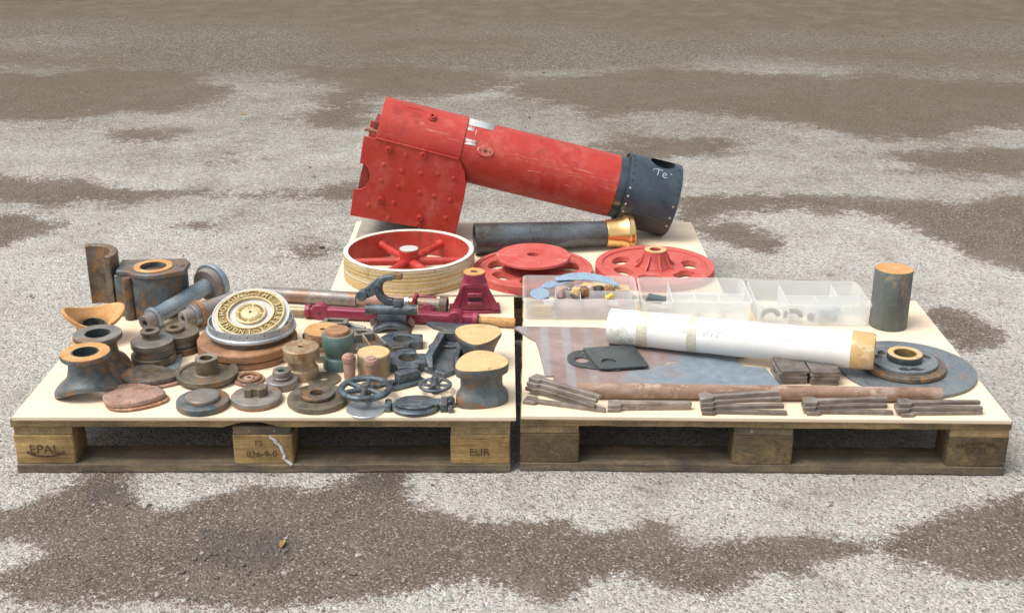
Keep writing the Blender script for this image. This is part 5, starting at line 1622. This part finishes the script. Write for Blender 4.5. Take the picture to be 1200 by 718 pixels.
# ------------------------------------------------------------ right sheet: organiser boxes
def organiser(label, x0, x1, y0, y1, h, dv, rz=0.0):
    cx, cy = (x0 + x1) / 2, (y0 + y1) / 2
    t = thing('organiser_box', label, 'organiser box', (cx, cy, B), rz, 'open plastic organiser boxes')
    a, b = (x1 - x0) / 2, (y1 - y0) / 2

    def lp(d, z, r):
        return [(x, y, z) for x, y in rounded(-a + d, a - d, -b + d, b - d, r, 5)]
    w = 0.0022
    tr = MB()
    tr.loft([lp(0.008, 0.0005, 0.010), lp(0.006, 0.006, 0.012), lp(0.003, h - 0.008, 0.014), lp(0.0, h - 0.0075, 0.016), lp(0.0, h, 0.016), lp(w + 0.0015, h, 0.014), lp(0.0035 + w, h - 0.007, 0.012), lp(0.007 + w, 0.0035, 0.010)])
    tr.build('tray', 'milky_plastic', t, bevel=0, smooth=40)
    for sx in (-0.55, 0.55):
        MB().box(sx * a - 0.014, sx * a + 0.014, -b - 0.0030, -b - 0.0003, h - 0.016, h - 0.001).build('latch', 'milky_divider', t, bevel=0.001)
    for (u0, v0, u1, v1) in dv:
        p = Vector((-a + 0.012 + u0 * (2 * a - 0.024), -b + 0.012 + v0 * (2 * b - 0.024), 0))
        q = Vector((-a + 0.012 + u1 * (2 * a - 0.024), -b + 0.012 + v1 * (2 * b - 0.024), 0))
        d = q - p
        M = T(p.x, p.y, 0) @ RZ(math.degrees(math.atan2(d.y, d.x)))
        MB().box(0.0005, d.length - 0.0005, -0.0009, 0.0009, 0.004, h - 0.006, M).build('divider', 'milky_divider', t, bevel=0)
    return t


BX1 = organiser('open plastic organiser box full of mixed parts, nearest the red pulley', 0.052, 0.384, 0.606, 0.806, 0.066,
                [(0.27, 0, 0.27, 0.98), (0.27, 0.42, 1, 0.42), (0.50, 0, 0.50, 0.41), (0.74, 0, 0.74, 0.41)], -1.0)
BX2 = organiser('open plastic organiser box with a single dark block, middle one of three', 0.390, 0.704, 0.588, 0.790, 0.066,
                [(0.27, 0, 0.27, 0.98), (0.27, 0.42, 1, 0.42), (0.50, 0, 0.50, 0.41), (0.74, 0, 0.74, 0.41)], -1.5)
BX3 = organiser('open plastic organiser box with small black hooks, beside the dark steel cylinder', 0.712, 1.036, 0.563, 0.765, 0.066,
                [(0.27, 0, 0.27, 0.98), (0.27, 0.45, 1, 0.45), (0.55, 0, 0.55, 0.44), (0.78, 0.46, 0.78, 0.98)], -1.5)


def put(name, label, cat, mb, mat, x, y, z, rot=(0, 0, 0), bevel=0.0008, group=None):
    o = mb.build(name, mat, bevel=bevel, loc=(x, y, B + z))
    o.rotation_euler = tuple(R(a) for a in rot)
    return tag(o, label, cat, group)


bl = [(-0.095, -0.006), (-0.060, 0.022), (-0.010, 0.036), (0.045, 0.028), (0.085, 0.004), (0.098, -0.022), (0.060, -0.012), (0.010, -0.002), (-0.050, -0.010), (-0.085, -0.018)]
put('curved_blade', 'long curved blue-grey blade lying across the box of mixed parts', 'blade', MB().prism(bl, 0, 0.003), 'blue_sheet', 0.240, 0.752, 0.072, (14, 3, -4))
put('curved_blade', 'short blue-grey blade jutting from under the long curved one', 'blade', MB().prism([(-0.06, -0.012), (-0.035, 0.016), (0.03, 0.018), (0.05, 0.0), (-0.03, -0.022)], 0, 0.003), 'blue_sheet', 0.158, 0.742, 0.064, (12, -4, 12))
put('lid_disc', 'round blue-grey disc in the left compartment of the mixed parts box', 'disc', MB().ring(0, 0.029, 0, 0.004, 40), 'blue_sheet', 0.102, 0.690, 0.050, (12, 0, 0))
put('wood_block', 'pale wooden block under the round disc in the mixed parts box', 'block', MB().box(-0.026, 0.026, -0.022, 0.022, 0, 0.038), 'cardboard', 0.102, 0.682, 0.006)
put('tan_pad', 'tan gasket strip under the long curved blade', 'gasket', MB().prism([(-0.05, -0.012), (-0.03, 0.012), (0.05, 0.008), (0.055, -0.010)], 0, 0.004), 'tan_rust', 0.262, 0.730, 0.060, (10, 2, -8))
put('card_piece', 'square tan card at the right end of the mixed parts box', 'card', MB().box(-0.022, 0.022, -0.024, 0.024, 0, 0.045), 'cardboard', 0.345, 0.745, 0.006)
rr = random.Random(9)
spots = [(0.168, 0.700, .020), (0.190, 0.712, .021), (0.212, 0.706, .020), (0.232, 0.700, .016), (0.206, 0.690, .015), (0.250, 0.705, .017), (0.275, 0.702, .016), (0.300, 0.708, .016)]
where = ['leftmost of the lump row', 'second from the left of the lump row', 'third from the left of the lump row', 'fourth from the left of the lump row', 'low in front of the lumps', 'under the middle of the curved blade', 'under the right half of the curved blade', 'under the right tip of the curved blade']
tones = [('pink_cast', 'pinkish'), ('grey_face', 'grey'), ('pink_cast', 'pinkish'), ('brown_cast', 'dark brown'), ('tan_rust', 'tan'), ('pink_cast', 'pinkish'), ('soot_and_shadow', 'black'), ('brown_rust', 'rusty brown')]
for (x, y, r), wh, (tm, tw) in zip(spots, where, tones):
    lp = []
    for s, z in ((0.7, 0), (1.0, 0.008), (1.0, 0.022), (0.75, 0.034)):
        lp.append([(a * s * r * (1 + 0.0), b * s * r, z) for a, b in [(math.cos(2 * PI * i / 12) * (1 + 0.22 * math.sin(3 * i + r * 900)), math.sin(2 * PI * i / 12) * (1 + 0.2 * math.cos(2 * i + r * 500))) for i in range(12)]])
    put('small_casting', tw + ' casting in the parts box, ' + wh, 'casting', MB().loft(lp), tm, x, y + 0.006, 0.034, (rr.uniform(-12, 12), rr.uniform(-12, 12), rr.uniform(0, 180)), 0.002, 'small castings in the parts box')
put('yellow_plug', 'bright yellow plug in the front row of the mixed parts box', 'plug', MB().rod((-0.012, 0, 0), (0.012, 0, 0.004), 0.008, 0.006, 16), 'yellow_plastic', 0.302, 0.664, 0.052, (0, -15, 25))
put('dark_pin', 'dark short pin in the front row of the mixed parts box', 'pin', MB().rod((-0.020, 0, 0), (0.020, 0, 0), 0.005, n=14), 'soot_and_shadow', 0.205, 0.660, 0.052, (0, 12, -40))
put('screw_pile', 'pink and grey oddments filling the front row of the mixed parts box', 'fittings', MB().loft([[(x, y, z) for x, y in rounded(-0.105, 0.100, -0.030, 0.030, 0.012, 4)] for z in (0, 0.026)] + [[(x * 0.9, y * 0.8, 0.034 + 0.004 * math.sin(x * 90)) for x, y in rounded(-0.105, 0.100, -0.030, 0.030, 0.012, 4)]]), 'pink_cast', 0.255, 0.654, 0.006, (0, 0, -1), 0.0)
put('label_card', 'yellowish card standing in the left front of the mixed parts box', 'card', MB().box(-0.030, 0.030, -0.012, 0.012, 0, 0.030), 'tan_rust', 0.104, 0.640, 0.006)
put('dark_block', 'dark slate wedge block lying in the middle organiser box', 'block', MB().prism([(-0.030, 0.0), (0.030, 0.0), (0.030, 0.016), (-0.022, 0.020)], -0.015, 0.015, M=RX(90)), 'dark_block', 0.437, 0.680, 0.030, (0, 6, -10), 0.0015)


def hook(label, x, y, s, a):
    mb = MB()
    pts = [(s * math.cos(R(k)), s * 0.9 * math.sin(R(k)) + 0.012) for k in range(10, 181, 15)]
    for (x0, z0), (x1, z1) in zip(pts[:-1], pts[1:]):
        mb.rod((x0, 0, z0), (x1, 0, z1), 0.0070, n=10)
    mb.rod((pts[-1][0], 0, pts[-1][1]), (pts[-1][0] - 0.004, 0.004, 0.002), 0.005, 0.003, 10)
    put('black_hook', label, 'hook', mb, 'soot_and_shadow', x, y, 0.006, (12, 0, a), 0, 'black hooks')


hook('bent black hook in the left compartment of the right organiser box', 0.758, 0.605, 0.022, -10)
hook('bent black hook in the middle compartment of the right organiser box', 0.822, 0.602, 0.022, -18)
put('black_nut', 'small black nut to the right of the two hooks', 'nut', MB().prism(circle(0.011, 6), 0, 0.016), 'soot_and_shadow', 0.872, 0.604, 0.008, (15, 0, 20), 0.001)
mb = MB()
rl = random.Random(3)
for k in range(40):
    p = Vector((rl.uniform(-0.022, 0.022), rl.uniform(-0.020, 0.020), rl.uniform(0.004, 0.020)))
    q = p + Vector((rl.uniform(-0.02, 0.02), rl.uniform(-0.02, 0.02), rl.uniform(-0.004, 0.012)))
    mb.rod(p, q, 0.0022, n=6)
o = put('screws', 'heap of small blue-grey screws in the front of the right organiser box', 'screws', mb, 'blue_sheet', 0.925, 0.610, 0.006, (0, 0, 0), 0)
o['kind'] = 'stuff'

# ------------------------------------------------------------ dark cylinder
t = thing('steel_cylinder', 'upright dark steel cylinder with orange sawn top at the back right', 'cylinder', (1.086, 0.578, B), rot=(R(-2), R(0.5), 0))
MB().lathe([(0, 0), (0.0510, 0), (0.0522, 0.003), (0.0525, 0.166), (0.0515, 0.168), (0, 0.168)], 64).build('body', 'bar_dark', t, bevel=0)
MB().ring(0, 0.0512, 0.1683, 0.1695, 60).build('sawn_face', 'orange_rust', t, bevel=0.0004)

# ------------------------------------------------------------ paper-wrapped tube
p0, p1 = Vector((0.286, 0.444, B + 0.052)), Vector((0.942, 0.222, B + 0.073))
d = p1 - p0
L = d.length
t = thing('paper_tube', 'white paper-wrapped tube with brown taped end across the right sheet', 'tube', (p0.x, p0.y, B))
M = T(0, 0, p0.z - B) @ d.to_track_quat('Z', 'Y').to_matrix().to_4x4()
pf = [(0.0440, 0.0)] + [(0.0478 + 0.0006 * math.sin(k * 1.9), 0.001 + (L - 0.052) * k / 14) for k in range(15)] + [(0.0440, L - 0.051)]
MB().lathe(pf, 64, True, M=M).build('wrapping', 'paper', t, bevel=0)
MB().lathe([(0.0410, L - 0.055), (0.0485, L - 0.058), (0.0490, L - 0.050), (0.0475, L - 0.006), (0.0450, L), (0.0410, L)], 64, True, M=M).build('taped_end', 'parcel_tape', t, bevel=0)
MB().ring(0.0, 0.0405, L - 0.030, L - 0.028, 48, M).build('inner_core', 'cardboard', t, bevel=0)
for z0, z1 in ((0.082, 0.110), (0.218, 0.242)):
    MB().lathe([(0.0470, z0), (0.0487, z0), (0.0487, z1), (0.0470, z1)], 64, True, M=M).build('tape_band', 'clear_tape', t, bevel=0)
mb = MB()
rl = random.Random(12)
dirx = M.to_3x3()
# faint handwriting on the paper, on the side that faces the camera
cam_side = Vector((0, -0.9, 0.25))
loc = (dirx.inverted() @ cam_side)
ca = math.degrees(math.atan2(loc.y, loc.x))
for z_s, n_, amp in ((0.190, 8, 0.010), (0.262, 16, 0.012), (0.445, 10, 0.010)):
    prev = None
    mb = MB()
    for k in range(n_):
        z = z_s + k * 0.0055 + rl.uniform(-0.002, 0.002)
        a = R(ca) + (-0.28 + rl.uniform(-1, 1) * amp / 0.048)
        P = M @ Vector((0.0486 * math.cos(a), 0.0486 * math.sin(a), z))
        if prev is not None:
            mb.rod(prev, P, 0.0008, n=4)
        prev = P
    mb.build('faint_handwriting', 'pencil', t, bevel=0)

# ------------------------------------------------------------ plates
def flat(name, label, cat, pts, z0, z1, mat, holes=(), group=None, bevel=0.0008):
    cx = sum(p[0] for p in pts) / len(pts)
    cy = sum(p[1] for p in pts) / len(pts)
    o = MB().prism([(x - cx, y - cy) for x, y in pts], 0, z1 - z0, [[(x - cx, y - cy) for x, y in h] for h in holes]).build(name, mat, bevel=bevel, loc=(cx, cy, B + z0))
    return tag(o, label, cat, group)


flat('profile_plate', 'large profile-cut steel plate, pinkish and blue, under the white tube', 'plate',
     [(0.022, 0.553), (0.040, 0.522), (0.060, 0.484), (0.084, 0.450), (0.091, 0.391), (0.098, 0.300), (0.103, 0.222), (0.128, 0.222), (0.122, 0.198), (0.140, 0.165), (0.176, 0.130), (0.220, 0.126), (0.696, 0.152), (0.690, 0.200), (0.678, 0.268), (0.626, 0.280), (0.612, 0.300), (0.612, 0.335), (0.640, 0.350), (0.640, 0.450), (0.256, 0.545)], 0.0, 0.007, 'plate_steel')
P1 = [(0.228, 0.372)] + [(0.210 + 0.046 * math.cos(R(a)), 0.318 + 0.054 * math.sin(R(a))) for a in range(100, 271, 14)] + [(0.225, 0.256), (0.296, 0.243), (0.300, 0.300), (0.275, 0.370)]
flat('drilled_plate', 'lower dark plate with rounded end and hole on the steel plate', 'plate', P1, 0.0073, 0.0125, 'dark_sheet', [circle(0.019, 28, 0.202, 0.308)], 'dark drilled plates')
P2 = [(0.210, 0.374), (0.290, 0.388), (0.346, 0.395), (0.373, 0.262), (0.368, 0.256), (0.262, 0.240), (0.246, 0.243), (0.236, 0.262)]
flat('drilled_plate', 'upper dark plate with square corners and hole on the steel plate', 'plate', P2, 0.0128, 0.0180, 'dark_sheet', [circle(0.019, 28, 0.271, 0.286)], 'dark drilled plates')

o = MB().lathe([(0, 0), (0.1735, 0), (0.1755, 0.003), (0.1750, 0.009), (0, 0.0095)], 110).build('steel_disc', 'disc_steel', bevel=0.0008, loc=(1.045, 0.270, B))
tag(o, 'large flat blue-grey steel disc at the right end', 'disc')
t = thing('bored_disc', 'round stepped disc with brass-lined hub and three butterfly slots on the large steel disc', 'disc', (1.036, 0.268, B + 0.0098))
MB().lathe([(0.030, 0), (0.104, 0), (0.1065, 0.003), (0.1055, 0.012), (0.0880, 0.0145), (0.030, 0.0145)], 90, True).build('rim_disc', 'brown_cast', t, bevel=0.001)
bf = []
for k in (90, 210, 330):
    w = []
    for i in range(24):
        a = 2 * PI * i / 24
        r = 0.024 * abs(math.cos(a)) ** 0.6 + 0.007
        x, y = r * math.cos(a) * 1.05, r * math.sin(a) * 0.55
        Mz = RZ(k - 90 + 180) @ T(0, 0.062, 0)
        v = Mz @ Vector((x, y, 0))
        w.append((v.x, v.y))
    bf.append(w)
MB().prism(circle(0.0840, 80), 0.0148, 0.0225, bf + [circle(0.031, 40)]).build('slotted_face', 'disc_steel', t, bevel=0.0008)
MB().ring(0.036, 0.0835, 0.0146, 0.0150, 60).build('slot_shadow', 'soot_and_shadow', t, bevel=0)  # black ring painted as the shade down in the slots
hb = MB().lathe([(0.0300, 0.0227), (0.0440, 0.0227), (0.0455, 0.030), (0.0430, 0.0385), (0.0300, 0.0385)], 60, True).build('hub', 'dark_sheet', t, bevel=0.001)
MB().ring(0.0295, 0.0435, 0.0388, 0.0405, 60).build('hub_face', 'tan_rust', hb, bevel=0.0006)
MB().ring(0.0270, 0.0293, 0.0010, 0.0395, 48).build('bush', 'brass_dark', hb, bevel=0)

o = MB().rod((-0.446, 0, 0.0195), (0.446, 0, 0.0195), 0.0192, 0.0175, 40).build('round_bar', 'bar_rust', bevel=0.0012, loc=(0.627, 0.0935, B))
o.rotation_euler = (0, 0, math.atan2(0.081 - 0.104, 0.89))
tag(o, 'long rusty round bar along the front of the right sheet', 'bar')

# ------------------------------------------------------------ stacks of small steel plates
def stack(desc, x, y, rz, n, w, dpt, h, seed):
    rl = random.Random(seed)
    names = ['bottom', 'second from bottom', 'third from bottom', 'fourth from bottom', 'fifth from bottom', 'topmost']
    for k in range(n):
        nm = 'topmost' if k == n - 1 else names[k]
        o = MB().box(-w / 2, w / 2, -dpt / 2, dpt / 2, 0, h * 0.88).build('shim_plate', 'shim_steel', bevel=0.0008, loc=(x + rl.uniform(-.003, .003), y + rl.uniform(-.003, .003), B + k * h + 0.0002))
        o.rotation_euler = (0, 0, R(rz + rl.uniform(-4, 4)))
        tag(o, f'small dark steel plate, {nm} of the {desc} stack under the tube', 'steel plate', 'stacked small steel plates')


stack('left', 0.730, 0.222, 2, 5, 0.072, 0.085, 0.0082, 1)
stack('right', 0.810, 0.216, -1, 5, 0.072, 0.085, 0.0080, 2)

# ------------------------------------------------------------ hammer-headed link bars
LK = [(0.0, -0.0160), (0.029, -0.0160), (0.036, -0.0066), (0.204, -0.0055), (0.204, 0.0055), (0.036, 0.0066), (0.029, 0.0160), (0.003, 0.0160)]
LKM = MB().prism(LK, 0, 0.0096).mesh('link_bar', 12)
LKM.materials.append(MATS['link_steel'])


def linkbar(label, x, y, rz, z, ry=0.0, s=1.0):
    o = link('link_bar', LKM, None, 0.0010, (x, y, B + z))
    o.rotation_euler = (0, R(ry), R(rz))
    o.scale = (s, 1, 1)
    tag(o, label, 'link bar', 'hammer-headed link bars')


linkbar('flat hammer-headed steel bar lying lowest in the crossed pile at the left end', 0.048, 0.082, -17, 0.0002, 0, 1.0)
linkbar('second hammer-headed steel bar from the bottom of the crossed pile at the left', 0.060, 0.138, -36, 0.0099, 0, 0.96)
linkbar('third hammer-headed steel bar from the bottom of the crossed pile at the left', 0.063, 0.146, -35, 0.0197, 0, 0.96)
linkbar('topmost hammer-headed steel bar of the crossed pile at the left', 0.068, 0.152, -35.5, 0.0295, 0, 0.98)
linkbar('lower hammer-headed bar of the neat pair right of the crossed pile', 0.248, 0.036, 1, 0.0002, 0, 1.0)
linkbar('upper hammer-headed bar of the neat pair right of the crossed pile', 0.249, 0.038, 0.5, 0.0099, 0, 1.0)
linkbar('bottom hammer-headed bar of the fanned group at mid front', 0.474, 0.020, -3, 0.0002, 0, 1.0)
linkbar('second hammer-headed bar from the bottom of the fanned group at mid front', 0.470, 0.024, 1, 0.0099, 0, 1.0)
linkbar('third hammer-headed bar from the bottom of the fanned group at mid front', 0.470, 0.028, 6, 0.0197, 0, 0.99)
linkbar('topmost hammer-headed bar of the fanned group at mid front', 0.468, 0.032, 9, 0.0295, 0, 0.99)
linkbar('bottom hammer-headed bar of the group left of the crossing bars', 0.726, 0.019, -2, 0.0002, 0, 1.02)
linkbar('middle hammer-headed bar of the group left of the crossing bars', 0.716, 0.026, 1, 0.0099, 0, 1.02)
linkbar('topmost hammer-headed bar of the group left of the crossing bars', 0.720, 0.032, 4, 0.0197, 0, 1.02)
linkbar('bottom hammer-headed bar of the rightmost group', 0.950, 0.010, 1, 0.0002, 0, 0.98)
linkbar('second hammer-headed bar from the bottom of the rightmost group', 0.938, 0.016, 0, 0.0099, 0, 1.04)
linkbar('topmost hammer-headed bar of the rightmost group', 0.947, 0.026, 0.5, 0.0197, 0, 0.98)
